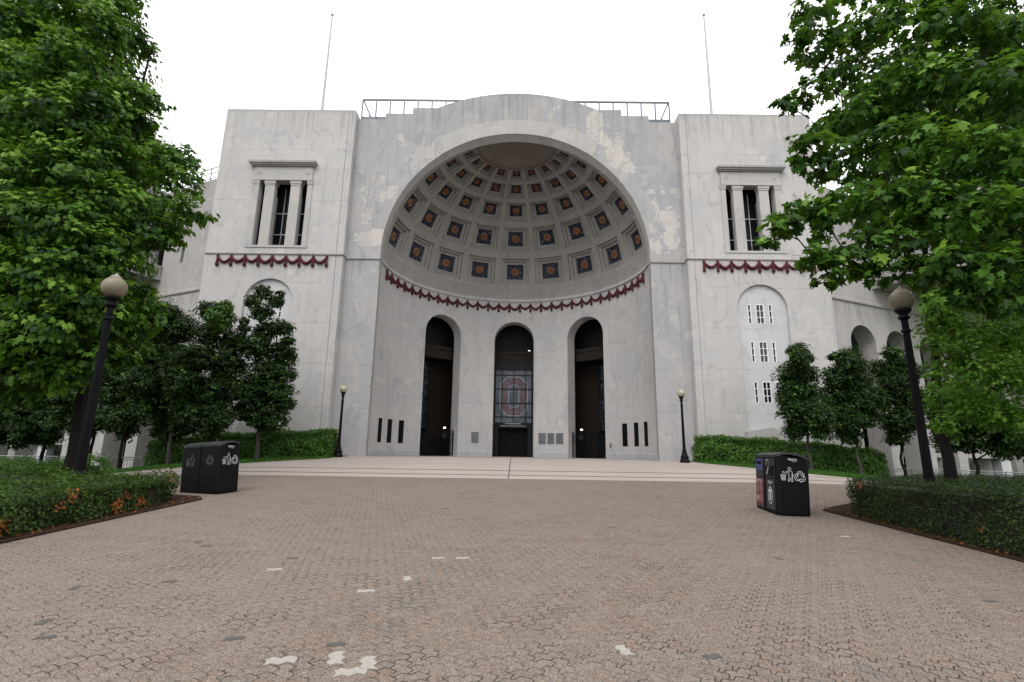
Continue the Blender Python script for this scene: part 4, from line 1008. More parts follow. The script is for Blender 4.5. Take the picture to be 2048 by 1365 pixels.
def make_bin(loc, rz, label):
    root = thing('waste_station', label, 'recycling bin', loc, rz, 'black double waste stations')
    for k, s in enumerate((-1, 1)):
        x0, x1 = sorted((s*.008, s*BW/2)); mb = MB()
        out = []                                         # rounded outline of one module
        rl, rr_ = (CR if s < 0 else .03), (CR if s > 0 else .03)
        for cx, cy, r_, a0 in ((x1-rr_, BD/2-rr_, rr_, 0),(x0+rl, BD/2-rl, rl, 90),(x0+rl, -BD/2+rl, rl, 180),(x1-rr_, -BD/2+rr_, rr_, 270)):
            for i in range(6): t_ = R(a0+90*i/5); out.append((cx+r_*math.cos(t_), cy+r_*math.sin(t_)))
        n = len(out)
        for i in range(n):
            j = (i+1) % n; a, b = out[i], out[j]
            mb.poly([(*a,.05), (*b,.05), (*b,bin_profile(b[1])-.05), (*a,bin_profile(a[1])-.05)])
            k_ = .97; mb.poly([(a[0]*k_+(x0+x1)/2*(1-k_), a[1]*k_, 0), (b[0]*k_+(x0+x1)/2*(1-k_), b[1]*k_, 0), (*b,.05), (*a,.05)])
        mb.build('bin_body', M['bin'], root)
        ld = MB(); ys = lin(-BD/2, BD/2, 16)             # arched lid
        e = .012
        for a, b in zip(ys, ys[1:]):
            def ins(y): d = max(0, abs(y)-(BD/2-CR)); return CR-math.sqrt(max(0, CR*CR-d*d))
            ia_, ib_ = ins(a), ins(b)
            xa0, xa1 = (x0+(ia_ if s < 0 else 0), x1-(ia_ if s > 0 else 0)); xb0, xb1 = (x0+(ib_ if s < 0 else 0), x1-(ib_ if s > 0 else 0))
            za, zb = bin_profile(a), bin_profile(b)
            ld.poly([(xa0+e,a,za), (xa1-e,a,za), (xb1-e,b,zb), (xb0+e,b,zb)])
            ld.poly([(xa0,a,za-.049), (xa0+e,a,za), (xb0+e,b,zb), (xb0,b,zb-.049)]); ld.poly([(xa1,a,za-.049), (xb1,b,zb-.049), (xb1-e,b,zb), (xa1-e,a,za)])
        for y in (-BD/2, BD/2):
            d = CR; ld.poly([(x0+(d if s<0 else 0),y,bin_profile(y)-.049),(x1-(d if s>0 else 0),y,bin_profile(y)-.049),(x1-(d if s>0 else 0)-e,y,bin_profile(y)),(x0+(d if s<0 else 0)+e,y,bin_profile(y))])
        ld.build('lid', M['bin_top'], root)
        # front: door panel, hopper, decals
        f = lambda a, b: (a, -BD/2-.014, b); g = lambda a, b: (a, -BD/2-.018, b)
        pc = (x0+x1)/2; pw = .225
        pn = MB(); pn.box(pc-pw, pc+pw, -BD/2-.012, -BD/2+.01, .08, .70); pn.build('door', M['bin_panel'], root)
        up = MB(); up.box(pc-pw, pc+pw, -BD/2-.012, -BD/2+.01, .72, 1.12); upo = up.build('hopper_panel', M['bin_panel'], root)
        if s < 0:
            q = MB(); q.box(pc-.17, pc+.17, -BD/2-.016, -BD/2-.0125, .86, 1.10); q.build('label_panel', M['decal_blue'], root)
            q = MB(); q.box(pc-.12, pc+.12, -BD/2-.020, -BD/2-.0165, .99, 1.06); q.build('bottle_slot', M['slit'], root)
            q = MB(); stroke(q, [(pc-.10,.88),(pc-.06,.96),(pc-.02,.90),(pc+.02,.96)], .02, lambda a, b: (a,-BD/2-.019,b)); stroke(q, [(pc+.06,.96),(pc+.10,.92),(pc+.07,.88)], .02, lambda a, b: (a,-BD/2-.019,b)); q.build('label_marks', M['decal_dim'], root)
            q = MB(); q.box(pc-pw+.015, pc+pw-.015, -BD/2-.0145, -BD/2-.0125, .13, .69); q.build('label_panel', M['decal_red'], root)
            q = MB(); add_text(q, 'RECYCLE', .085, lambda a, b: g(pc+a, .635+b)); q.build('lettering', M['decal'], root)
            for (cx, cz) in ((-.095,.49),(.095,.49),(-.095,.27),(.095,.27)):
                q = MB(); stroke(q, [(pc+cx+.08*math.cos(2*math.pi*i/18), cz+.10*math.sin(2*math.pi*i/18)) for i in range(18)], .012, g, True)
                if cx < 0 and cz > .4: stroke(q, [(pc+cx,cz-.07),(pc+cx,cz+.07)], .035, g)
                elif cz > .4: stroke(q, [(pc+cx-.02,cz+.05),(pc+cx+.03,cz-.05)], .05, g)
                elif cx < 0: stroke(q, [(pc+cx-.03,cz),(pc+cx+.03,cz)], .09, g)
                else: stroke(q, [(pc+cx,cz-.06),(pc+cx,cz+.05)], .05, g)
                q.build('round_pictogram', M['decal_pink'], root)
        else:
            q = MB(); q.box(pc-.19, pc+.19, -BD/2-.05, -BD/2-.0125, .76, .97); q.build('hopper', M['bin'], root)
            q = MB(); stroke(q, [(pc-.20,.98),(pc-.20,1.09),(pc-.05,1.09),(pc-.02,.96)], .025, lambda a, b: (a,-BD/2-.03,b)); stroke(q, [(pc-.06,.80),(pc+.02,.93)], .05, lambda a, b: (a,-BD/2-.055,b)); q.build('handle', M['chrome'], root)
            q = MB(); add_text(q, 'TRASH', .085, lambda a, b: g(pc+a, .62+b)); q.build('lettering', M['decal'], root)
            q = MB(); stroke(q, [(pc+.115*math.cos(2*math.pi*i/24), .36+.17*math.sin(2*math.pi*i/24)) for i in range(24)], .020, g, True)
            for k_ in (-.035, 0, .035): stroke(q, [(pc+k_,.27),(pc+k_,.42)], .022, g)
            stroke(q, [(pc-.065,.45),(pc+.065,.45)], .03, g); stroke(q, [(pc-.03,.48),(pc+.03,.48)], .02, g); q.build('round_pictogram', M['decal'], root)
        q = MB()
        stroke(q, [(pc-.16,.115),(pc-.02,.115)], .010, g); stroke(q, [(pc+.06,.105),(pc+.16,.105)], .020, g); q.build('small_print', M['decal_dim'], root)
        # back
        bk = lambda a, b: (-a, BD/2+.003, b); q = MB()
        if s > 0: tidy(q, -pc, .80, .30, bk)
        else: recyc(q, -pc, .80, .27, bk)
        q.build('pictogram', M['decal_dim'], root)
        # sides with the big white pictograms
        sd = (lambda a, b: (BW/2+.003, a, b)) if s > 0 else (lambda a, b: (-BW/2-.003, -a, b))
        q = MB(); tidy(q, -.125, .80, .29, sd); q.build('pictogram', M['decal'], root)
        q = MB(); recyc(q, .135, .785, .26, sd); q.build('pictogram', M['decal'], root)
        q = MB(); add_text(q, 'BigBelly', .058, lambda a, b: sd(a, 1.125+b)); add_text(q, 'SOLAR', .026, lambda a, b: sd(a+.03, 1.085+b)); q.build('lettering', M['decal'], root)
    return root
def place(cx, cy, th, label):
    o = make_bin((cx, cy, zg(cx, cy)-.022), th, label)
    m = Matrix.Rotation(R(3.6 if cx > 0 else -3.6), 4, 'Y') @ Matrix.Rotation(th, 4, 'Z'); o.rotation_euler = m.to_euler()   # the crowned plaza falls to either side
# near corner, axis directions -> centre
th = R(-96.2); ax = Vector((math.cos(th), math.sin(th))); fr_ = Vector((math.sin(th), -math.cos(th)))
c = Vector((5.40, 10.88)) - ax*BW/2 - fr_*BD/2
place(c.x, c.y, th, 'black double bin station on the right, its red recycling and trash fronts facing the plaza')
th = R(163.6); ax = Vector((math.cos(th), math.sin(th))); fr_ = Vector((math.sin(th), -math.cos(th)))
c = Vector((-7.20, 12.78)) + ax*BW/2 + fr_*BD/2
place(c.x, c.y, th, 'black double bin station on the left seen from behind, grey pictograms on its back')

# ------------------------------------------------------------------ foliage
def template(kind):
    if kind == 'maple':
        h = [(0,0),(-.10,.20),(.05,.46),(.24,.26),(.50,.50),(.58,.19),(1,0)]
    elif kind == 'small':
        h = [(0,0),(.05,.30),(.38,.42),(1,0)]
    else:
        h = [(0,0),(.38,.32),(1,0)]
    pts = h + [(x, -y) for x, y in h[1:-1]]
    n = len(h); right = list(range(n)); left = [0] + [n+i for i in range(n-2)] + [n-1]
    if kind == 'blade': return np.array(pts), [right[:2]+[n-1]+left[1:2]]
    return np.array(pts), [right, left[::-1]]
def leaves(name, pos, nrm, tip, size, tint, mat, kind, parent=None, dry=None, fold=.28, droop=.22):
    """one mesh of N leaves; arrays are (N,3)/(N,)"""
    pts, faces = template(kind); N = len(pos)
    off = np.array(world_loc(parent)) if parent is not None else 0
    pos = pos - off
    nrm = nrm/np.linalg.norm(nrm, axis=1, keepdims=True)
    tip = tip - (tip*nrm).sum(1, keepdims=True)*nrm; tip /= np.linalg.norm(tip, axis=1, keepdims=True)+1e-9
    bt = np.cross(nrm, tip)
    X, Y = pts[:,0]-.15, pts[:,1]; Z = np.abs(Y)*-fold - droop*X*X
    V = pos[:,None,:] + size[:,None,None]*(X[None,:,None]*tip[:,None,:] + Y[None,:,None]*bt[:,None,:] + Z[None,:,None]*nrm[:,None,:])
    k = len(pts); V = V.reshape(-1,3).astype(np.float32)
    loops = []; tot = []
    fl = np.concatenate([np.array(f) for f in faces]); lens = np.array([len(f) for f in faces])
    allv = (np.arange(N)[:,None]*k + fl[None,:]).ravel().astype(np.int32)
    lt = np.tile(lens, N).astype(np.int32); ls = np.concatenate([[0], np.cumsum(lt)[:-1]]).astype(np.int32)
    me = bpy.data.meshes.new(name); me.vertices.add(len(V)); me.vertices.foreach_set('co', V.ravel())
    me.loops.add(len(allv)); me.loops.foreach_set('vertex_index', allv); me.polygons.add(len(lt)); me.polygons.foreach_set('loop_start', ls); me.polygons.foreach_set('loop_total', lt)
    me.update(calc_edges=True)
    a = me.attributes.new('tint', 'FLOAT', 'FACE'); a.data.foreach_set('value', np.repeat(tint, len(faces)).astype(np.float32))
    if dry is not None:
        a = me.attributes.new('dry', 'FLOAT', 'FACE'); a.data.foreach_set('value', np.repeat(dry, len(faces)).astype(np.float32))
    me.materials.append(mat)
    return link(name, me, parent)
def unit(n):
    v = RNG.normal(size=(n,3)); return v/np.linalg.norm(v, axis=1, keepdims=True)
def crown(name, lobes, leaf, cov, mat, kind, parent, twig=.30, per=9, inner=.45, tilt=.4, young=.25, squash=.92, up=1.0, hang=0, bright=()):
    """leaf clumps spread through lobes; every clump hangs from a twig end"""
    PO, NR, TI, SZ, TN = [], [], [], [], []
    for (x, y, z, r) in lobes:
        n = int(cov*4*math.pi*r*r/(.42*leaf*leaf)/per) + 1
        d = unit(n); d[:,2] = d[:,2]*.9+.12; d /= np.linalg.norm(d, axis=1, keepdims=True)
        rad = r*(inner+(1.06-inner)*RNG.random(n)**.55)*(1+.16*np.sin(d[:,0]*5+x*3)*np.sin(d[:,2]*4+y*2)+.1*RNG.normal(size=n))
        c = np.array([x,y,z]) + d*rad[:,None]*np.array([1,1,squash])
        tw = RNG.random(n); shade = np.clip(.42+.30*RNG.normal(size=n), 0, 1)
        young_m = (RNG.random(n) < young*np.clip(d[:,2]+.3, 0, 1)) & (rad > r*.85)  # young leaves weighted to lobe tops: top light partly put into the tint
        for bx_, by_, bz_, br_ in bright: young_m |= np.linalg.norm(c-np.array([bx_,by_,bz_]), axis=1) < br_*1.25
        for q in range(per):
            sp_ = twig*min(1, r/.45)
            dd = unit(n)*np.array([1,1,.55]); p = c + dd*sp_*(.25+.75*RNG.random(n))[:,None]
            out = d*.75 + dd*.7; out[:,2] -= .55 + hang
            nn = np.array([0,0,up]) + d*(1.55-.8*up) + RNG.normal(size=(n,3))*tilt
            PO.append(p); NR.append(nn); TI.append(out + RNG.normal(size=(n,3))*.25)
            SZ.append(leaf*(.5+.75*RNG.random(n))); TN.append(np.clip(np.where(young_m, .86+.14*RNG.random(n), shade*.8+.15*RNG.normal(size=n)), 0, 1))
    return leaves(name, np.concatenate(PO), np.concatenate(NR), np.concatenate(TI), np.concatenate(SZ), np.concatenate(TN), mat, kind, parent)
def limbs(lobes, base, height, r0, parent, mat, lean=(0,0), stems=1, thin=.014, mains=7, fork=.42):
    """tapered trunk, a few main limbs, and lesser branches that spring from the nearest limb"""
    mb = MB(); bx, by, bz = base
    def trunk(z):
        q = (z-bz)/height; return Vector((bx+lean[0]*q*q, by+lean[1]*q*q, z))
    n = 14; nodes = []
    for s in range(stems):
        ox = (s-(stems-1)/2)*r0*1.9
        path = [trunk(bz-.1+(height+.1)*i/n) + Vector((ox*(1+.8*i/n)+.05*math.sin(i*1.3+s), .04*math.cos(i*1.7), 0)) for i in range(n+1)]
        rad = [r0*(1.45 if i == 0 else 1.08 if i == 1 else 1)*(1-.85*i/n) for i in range(n+1)]
        mb.tube(path, rad, 9)
        nodes += [(p, r_) for p, r_ in zip(path, rad) if p.z > bz+height*fork]
    L = [Vector(l[:3]) for l in lobes]; rr = [l[3] for l in lobes]
    pick = [max(range(len(L)), key=lambda i: L[i].z)]
    while len(pick) < min(mains, len(L)): pick.append(max(range(len(L)), key=lambda i: min((L[i]-L[j]).length for j in pick)))
    order = pick + sorted([i for i in range(len(L)) if i not in pick], key=lambda i: math.hypot(L[i].x-bx, L[i].y-by))
    for c_, i in enumerate(order):
        e = L[i]
        cand = [(p, r_) for p, r_ in nodes if p.z < e.z+.15 or c_ >= mains] or nodes
        A, ra = min(cand, key=lambda q: (q[0]-e).length + (.9*max(0, q[0].z-e.z+.2)) - (1.2*q[1]/r0 if c_ < mains else 0))
        d = (e-A).length; w = max(thin, min(ra*.7, .016*d+.014))
        mid = A.lerp(e, .5) + Vector((random.uniform(-1,1)*.07*d, random.uniform(-1,1)*.07*d, .09*d))
        p = [A*(1-q)**2 + mid*2*q*(1-q) + e*q*q for q in [k/7 for k in range(8)]]; ws = [w*(1-.75*k/7) for k in range(8)]
        mb.tube(p, ws, 6); nodes += list(zip(p[2:], ws[2:]))
        for k in range(3):
            t_ = e + Vector((random.uniform(-1,1),random.uniform(-1,1),random.uniform(-.5,1)))*rr[i]*.85
            s_ = p[5]; mb.tube([s_, s_.lerp(t_,.55)+Vector((0,0,.06*rr[i])), t_], [ws[5]*.7, ws[5]*.45, .004], 4)
    return mb.build('trunk', mat, parent)
def tree(name, label, lobes, base, height, r0, leaf, cov, mat, kind, group=None, bark='bark', **kw):
    x, y = base; z = zg(x, y); root = thing(name, label, 'tree', (x, y, z), 0, group, True)
    lk = {k: kw.pop(k) for k in ('lean','stems','thin','mains','fork') if k in kw}
    limbs(lobes, (x, y, z), height, r0, root, M[bark], **lk)
    crown('crown', lobes, leaf, cov, mat, kind, root, **kw)
    return root
LEFT_MAPLE = [(-13.81, 14.0, 17.34, 1.25), (-13.08, 13.6, 15.32, 0.65), (-12.64, 13.8, 14.57, 0.56), (-12.39, 14.2, 14.44, 0.36), (-13.1, 14.0, 13.24, 0.44), (-11.47, 13.2, 11.85, 0.55), (-11.29, 13.6, 12.1, 0.37), (-11.28, 13.4, 11.05, 0.44), (-12.72, 14.5, 11.97, 0.75), (-11.36, 14.0, 10.36, 0.68), (-10.33, 13.6, 9.96, 0.61), (-10.18, 13.9, 10.35, 0.34), (-9.81, 13.4, 9.06, 0.56), (-9.19, 13.0, 8.01, 0.46), (-10.28, 13.6, 8.21, 0.62), (-9.74, 13.2, 7.44, 0.44), (-10.17, 13.0, 7.34, 0.53), (-9.86, 13.0, 7.11, 0.23), (-10.49, 13.0, 6.79, 0.3), (-10.38, 12.8, 5.58, 0.56), (-10.08, 13.0, 5.72, 0.25), (-10.25, 13.6, 5.45, 0.34), (-10.6, 13.6, 5.04, 0.49), (-10.83, 13.4, 4.42, 0.63), (-10.55, 14.0, 4.26, 0.26), (-13.1, 13.0, 13.98, 1.05), (-14.47, 13.2, 14.53, 1.15), (-15.21, 13.0, 13.78, 0.98), (-16.84, 13.5, 13.32, 1.44), (-12.87, 12.6, 12.23, 1.07), (-13.96, 12.6, 11.88, 1.06), (-12.05, 12.8, 10.91, 0.99), (-12.63, 12.3, 10.22, 1.08), (-13.95, 12.4, 10.12, 1.08), (-15.94, 13.0, 10.51, 1.34), (-11.47, 12.8, 9.32, 0.97), (-11.95, 12.2, 8.65, 0.98), (-12.9, 12.0, 8.37, 1.02), (-14.72, 12.6, 8.4, 1.26), (-10.84, 12.6, 7.85, 0.87), (-11.34, 12.0, 7.12, 0.94), (-12.26, 11.8, 6.88, 0.98), (-13.78, 12.2, 6.77, 1.19), (-10.64, 12.0, 6.18, 0.81), (-11.35, 11.8, 5.57, 0.91), (-12.43, 11.8, 5.43, 0.96), (-13.55, 12.0, 5.09, 1.03), (-10.56, 12.2, 4.93, 0.75), (-11.28, 12.0, 4.35, 0.79), (-12.23, 12.0, 4.21, 0.84), (-13.46, 12.4, 4.03, 0.93), (-11.08, 12.6, 3.91, 0.59), (-11.96, 12.5, 3.69, 0.64), (-12.94, 12.5, 3.55, 0.69), (-10.53, 12.6, 3.73, 0.53), (-11.18, 12.4, 3.37, 0.57), (-12.13, 12.4, 3.16, 0.63), (-13.22, 12.4, 3.02, 0.68), (-10.28, 13.0, 3.8, 0.36), (-10.47, 13.2, 4.79, 0.52), (-10.03, 13.4, 4.99, 0.33), (-15.69, 16.0, 15.53, 1.53), (-18.14, 16.5, 16.17, 1.58), (-14.6, 16.5, 11.55, 1.5), (-16.6, 16.5, 11.53, 1.67), (-18.61, 16.5, 11.5, 1.67), (-14.09, 16.0, 8.06, 1.4), (-16.55, 16.5, 7.87, 1.6), (-17.74, 16.0, 7.66, 1.55), (-14.25, 15.5, 5.16, 1.16), (-15.99, 15.5, 5.14, 1.16), (-15.94, 14.0, 17.32, 1.71), (-18.57, 14.5, 10.81, 1.48), (-17.31, 14.0, 7.51, 1.37), (-19.93, 15.0, 14.61, 1.6), (-15.94, 13.5, 4.94, 1.15), (-17.78, 14.0, 16.48, 1.7)]
RIGHT_MAPLE = [(5.92, 8.6, 10.4, 0.37), (5.46, 8.4, 9.64, 0.27), (5.49, 8.6, 9.47, 0.2), (6.11, 8.8, 9.72, 0.37), (5.18, 8.4, 8.18, 0.21), (4.84, 8.2, 7.96, 0.15), (5.62, 8.4, 8.35, 0.31), (6.44, 8.8, 9.08, 0.44), (6.62, 8.6, 9.96, 0.44), (7.01, 8.2, 9.8, 0.49), (7.36, 7.8, 9.19, 0.46), (7.92, 7.6, 9.22, 0.45), (8.58, 7.6, 9.01, 0.49), (9.78, 8.0, 9.41, 0.6), (5.82, 8.4, 7.6, 0.38), (5.31, 8.2, 7.0, 0.3), (5.17, 8.3, 7.21, 0.2), (5.02, 8.2, 6.77, 0.18), (5.46, 8.3, 6.61, 0.25), (6.26, 8.2, 7.72, 0.46), (6.74, 7.8, 8.04, 0.49), (7.15, 7.4, 7.71, 0.46), (7.67, 7.2, 7.46, 0.49), (8.61, 7.4, 7.54, 0.58), (5.82, 8.0, 6.68, 0.42), (6.23, 7.6, 6.71, 0.46), (6.61, 7.2, 6.45, 0.45), (7.09, 7.0, 6.15, 0.46), (7.83, 7.0, 6.08, 0.53), (4.84, 8.0, 5.71, 0.28), (4.44, 7.8, 5.34, 0.24), (4.17, 7.7, 5.18, 0.21), (3.93, 7.6, 4.89, 0.15), (4.22, 7.6, 5.0, 0.15), (5.1, 7.9, 5.49, 0.34), (5.41, 7.7, 5.66, 0.39), (5.84, 7.4, 5.6, 0.42), (6.19, 7.0, 5.31, 0.41), (6.64, 6.8, 5.05, 0.43), (7.34, 6.8, 4.98, 0.5), (4.8, 7.8, 4.82, 0.24), (4.98, 7.7, 4.48, 0.25), (4.9, 7.7, 4.27, 0.13), (5.3, 7.7, 4.82, 0.28), (5.44, 7.6, 4.53, 0.2), (5.27, 7.6, 4.42, 0.12), (5.66, 7.4, 4.83, 0.3), (5.65, 7.4, 4.5, 0.21), (5.91, 7.3, 4.37, 0.21), (6.14, 7.2, 3.91, 0.14), (6.06, 7.2, 4.67, 0.35), (6.34, 7.0, 4.43, 0.37), (6.72, 6.9, 4.25, 0.4), (7.26, 6.9, 4.1, 0.46), (6.19, 7.2, 4.22, 0.21), (6.39, 7.1, 4.05, 0.23), (6.09, 7.0, 3.82, 0.15), (6.44, 6.9, 3.87, 0.26), (6.94, 6.9, 3.88, 0.33), (5.58, 7.2, 4.22, 0.12), (5.46, 7.5, 4.32, 0.1), (4.98, 7.6, 4.32, 0.12), (8.52, 10.5, 10.53, 0.77), (9.75, 10.5, 10.83, 0.88), (11.1, 10.5, 10.98, 1.0), (8.3, 10.5, 8.14, 0.63), (9.58, 10.5, 8.29, 0.85), (10.81, 10.5, 8.18, 0.95), (8.45, 10.0, 6.43, 0.59), (9.49, 10.0, 6.33, 0.78), (10.65, 10.0, 6.34, 0.88), (10.63, 9.0, 7.25, 0.9), (10.3, 9.0, 5.27, 0.78), (9.26, 9.0, 11.77, 0.89), (7.27, 10.0, 8.81, 0.51), (8.71, 10.8, 9.54, 0.72), (10.13, 11.0, 9.98, 0.91), (11.34, 11.0, 9.85, 0.96), (12.47, 11.0, 9.45, 1.01), (8.63, 10.5, 7.27, 0.62), (6.86, 9.6, 6.78, 0.43), (7.42, 9.8, 6.1, 0.48), (10.78, 9.0, 11.92, 1.09), (7.92, 9.2, 11.98, 0.81)]
RIGHT_BRIGHT = [(9.95, 11.12, 5.07, 0.44), (10.61, 11.12, 5.26, 0.48), (11.27, 11.12, 5.15, 0.52), (11.93, 11.12, 5.04, 0.52), (9.32, 10.83, 4.41, 0.34), (9.7, 10.68, 4.21, 0.46), (10.5, 10.83, 4.31, 0.46), (10.97, 10.68, 4.11, 0.5), (9.44, 10.98, 3.71, 0.3), (9.67, 10.68, 3.44, 0.43), (10.11, 10.54, 3.37, 0.44), (10.71, 10.54, 3.22, 0.48), (9.72, 11.49, 2.89, 0.31), (9.92, 11.12, 2.69, 0.4), (10.41, 10.98, 2.52, 0.45), (11.03, 10.98, 2.43, 0.49), (11.99, 11.12, 3.77, 0.61), (11.47, 12.23, 4.21, 0.68), (12.34, 12.23, 3.97, 0.67), (10.83, 12.23, 2.98, 0.55), (9.12, 10.6, 4.96, 0.24), (9.13, 10.5, 4.54, 0.3), (8.95, 10.6, 3.96, 0.22), (9.0, 10.7, 3.22, 0.23), (9.08, 10.9, 2.29, 0.25)]
T1 = [(-18.14, 25.19, 8.34, 0.71), (-17.46, 25.55, 7.67, 0.82), (-18.59, 25.34, 7.39, 0.81), (-18.78, 25.62, 6.2, 0.81), (-17.62, 25.65, 6.21, 1.01), (-16.75, 24.98, 5.57, 0.85), (-18.54, 24.92, 4.78, 0.89), (-17.46, 25.9, 4.41, 1.09), (-16.39, 25.21, 4.05, 0.89), (-18.31, 25.18, 3.39, 0.84), (-17.1, 26.09, 2.91, 0.92), (-16.08, 25.46, 2.8, 0.73), (-17.64, 25.9, 2.36, 0.58)]
T2 = [(-15.76, 24.97, 8.44, 0.52), (-15.1, 25.13, 8.72, 0.38), (-14.82, 24.58, 7.98, 0.61), (-15.55, 25.16, 7.31, 0.8), (-14.35, 25.44, 6.94, 0.65), (-15.87, 25.03, 6.01, 0.83), (-14.57, 25.29, 5.78, 0.88), (-13.93, 25.15, 6.68, 0.37), (-16.04, 24.48, 4.62, 0.82), (-14.88, 25.31, 4.39, 1.0), (-13.78, 25.11, 4.53, 0.73), (-15.59, 24.76, 3.27, 0.81), (-14.45, 24.44, 3.04, 0.86), (-13.56, 25.44, 3.42, 0.54), (-14.85, 24.97, 2.43, 0.49), (-13.87, 25.15, 7.6, 0.28), (-13.97, 25.19, 7.99, 0.21)]
T3 = [(-13.48, 25.7, 9.71, 0.39), (-12.82, 25.89, 9.28, 0.39), (-13.78, 25.41, 9.16, 0.34), (-12.46, 25.64, 9.64, 0.19), (-13.26, 25.43, 8.54, 0.53), (-13.28, 26.02, 7.59, 0.57), (-12.53, 25.94, 7.87, 0.48), (-11.84, 25.08, 7.61, 0.43), (-11.64, 25.21, 6.95, 0.33), (-13.15, 25.16, 6.54, 0.71), (-12.23, 26.06, 6.42, 0.71), (-12.75, 25.42, 5.37, 0.8), (-11.86, 25.65, 5.38, 0.61), (-12.99, 25.26, 4.22, 0.79), (-11.99, 25.51, 4.36, 0.79), (-12.74, 25.36, 3.22, 0.65), (-11.98, 25.32, 3.11, 0.69), (-12.44, 25.58, 2.73, 0.41), (-11.49, 25.57, 3.74, 0.37)]
T4 = [(-20.32, 25.99, 6.12, 0.6), (-20.55, 25.72, 5.26, 0.74), (-19.6, 26.01, 5.28, 0.65), (-20.59, 25.93, 4.11, 0.78), (-19.56, 26.09, 4.0, 0.78), (-20.26, 25.71, 2.99, 0.73), (-19.28, 25.1, 2.88, 0.68), (-19.64, 25.92, 2.38, 0.49)]
T5 = [(-24.83, 26.06, 5.46, 1.0), (-25.71, 25.99, 4.81, 1.0), (-23.67, 25.58, 4.83, 1.0), (-25.71, 25.76, 3.66, 0.99), (-24.41, 25.15, 3.56, 1.13), (-23.05, 25.9, 3.7, 0.99), (-25.2, 25.59, 2.55, 0.83), (-23.95, 25.24, 2.57, 0.83), (-22.84, 24.98, 2.71, 0.68), (-24.81, 25.92, 1.92, 0.58), (-23.77, 26.09, 1.98, 0.53), (-25.59, 25.01, 2.05, 0.64)]
T6 = [(-22.89, 26.36, 5.18, 0.91), (-23.2, 25.89, 4.13, 0.9), (-22.11, 25.58, 4.15, 0.81), (-22.6, 25.75, 3.12, 0.85), (-21.68, 26.32, 3.0, 0.65), (-22.31, 26.45, 2.31, 0.54), (-21.44, 25.45, 2.43, 0.5)]
R1 = [(14.31, 25.11, 6.81, 0.4), (13.87, 24.45, 6.24, 0.52), (14.57, 25.22, 6.43, 0.42), (13.81, 24.9, 6.8, 0.24), (14.12, 25.46, 5.54, 0.78), (14.81, 25.53, 5.68, 0.46), (13.71, 25.01, 4.66, 0.72), (14.57, 25.6, 4.68, 0.72), (13.5, 24.77, 3.8, 0.61), (14.33, 24.49, 3.57, 0.76), (13.77, 25.12, 2.89, 0.55), (14.56, 24.44, 2.85, 0.51), (13.26, 24.74, 4.29, 0.36)]
R2 = [(17.38, 25.92, 6.79, 0.38), (17.71, 26.13, 6.4, 0.49), (17.0, 25.59, 6.31, 0.54), (16.4, 25.7, 6.64, 0.27), (17.3, 26.44, 5.61, 0.86), (16.4, 25.78, 5.59, 0.59), (18.06, 26.55, 5.49, 0.64), (16.53, 26.48, 4.56, 0.8), (17.68, 25.85, 4.58, 0.85), (16.17, 25.95, 3.67, 0.63), (17.02, 26.02, 3.43, 0.85), (17.95, 26.17, 3.69, 0.58), (16.93, 26.11, 2.68, 0.52)]
R3 = [(20.44, 27.06, 7.16, 0.4), (20.78, 27.14, 6.7, 0.62), (20.05, 27.53, 6.33, 0.56), (21.22, 27.01, 6.08, 0.61), (20.34, 26.92, 5.52, 0.84), (19.67, 27.26, 4.58, 0.61), (20.86, 26.69, 4.59, 0.77), (19.91, 26.76, 3.53, 0.77), (20.94, 27.57, 3.41, 0.66), (20.04, 27.02, 2.62, 0.49)]
R4 = [(21.19, 25.06, 4.64, 0.72), (22.13, 24.41, 4.41, 0.86), (20.79, 24.9, 3.66, 0.71), (21.7, 25.1, 3.31, 0.86), (22.69, 24.42, 3.45, 0.86), (21.07, 25.14, 2.47, 0.66), (22.15, 25.16, 2.48, 0.71), (23.33, 24.47, 2.98, 0.85), (24.34, 25.15, 3.23, 0.94), (23.41, 24.96, 2.15, 0.61), (24.63, 25.22, 2.28, 0.71)]

tree('maple_tree', 'large leafy green maple at the left edge, its crown filling the upper left corner', LEFT_MAPLE, (-11.95, 14.0), 13.5, .17, .155, 1.0, M['leaf_left'], 'maple', twig=.30, per=10, young=.6, squash=.86, inner=.5, up=.7, hang=.35)
tree('maple_tree', 'large maple at the right, its big pointed leaves hanging in front of the right tower', RIGHT_MAPLE, (9.85, 11.9), 8.8, .13, .150, .90, M['leaf_right'], 'maple', twig=.27, per=9, young=.5, squash=.85, up=.75, hang=.35, lean=(-.3,-1.2), fork=.5)
tree('maple_tree', 'bright yellow-green young maple behind the lamp post at the right edge', RIGHT_BRIGHT, (10.35, 12.4), 4.4, .06, .085, .85, M['leaf_bright'], 'maple', twig=.3, per=9, tilt=.5)
G = 'small dark trees on the lawn'
SM = dict(leaf=.12, cov=2.3, young=.12, mat=M['leaf_small'], kind='small', group=G, twig=.24, per=10, inner=.35)
tree('ornamental_tree', 'bushy dark small tree just left of the one with a bright green tip', T1, (-16.95, 25.4), 5.2, .11, bark='bark_grey', **SM)
tree('ornamental_tree', 'dark small fork-trunked tree with a bright green tip, directly above the left bin station', T2, (-14.75, 25.2), 6.0, .09, bark='bark_grey', stems=2, bright=T2[1:3], **SM)
tree('ornamental_tree', 'tall slender dark tree with two spires, in front of the left blind arch', T3, (-12.7, 25.5), 6.6, .10, bark='bark_grey', **SM)
tree('ornamental_tree', 'dark small tree half hidden behind the left lamp post', T4, (-19.4, 25.5), 4.4, .09, **SM)
tree('ornamental_tree', 'broad dark tree at the far left edge, under the big maple', T5, (-24.0, 26.3), 4.2, .12, **SM)
tree('ornamental_tree', 'dark tree between the far left one and the left lamp post', T6, (-21.8, 26.6), 4.2, .10, **SM)
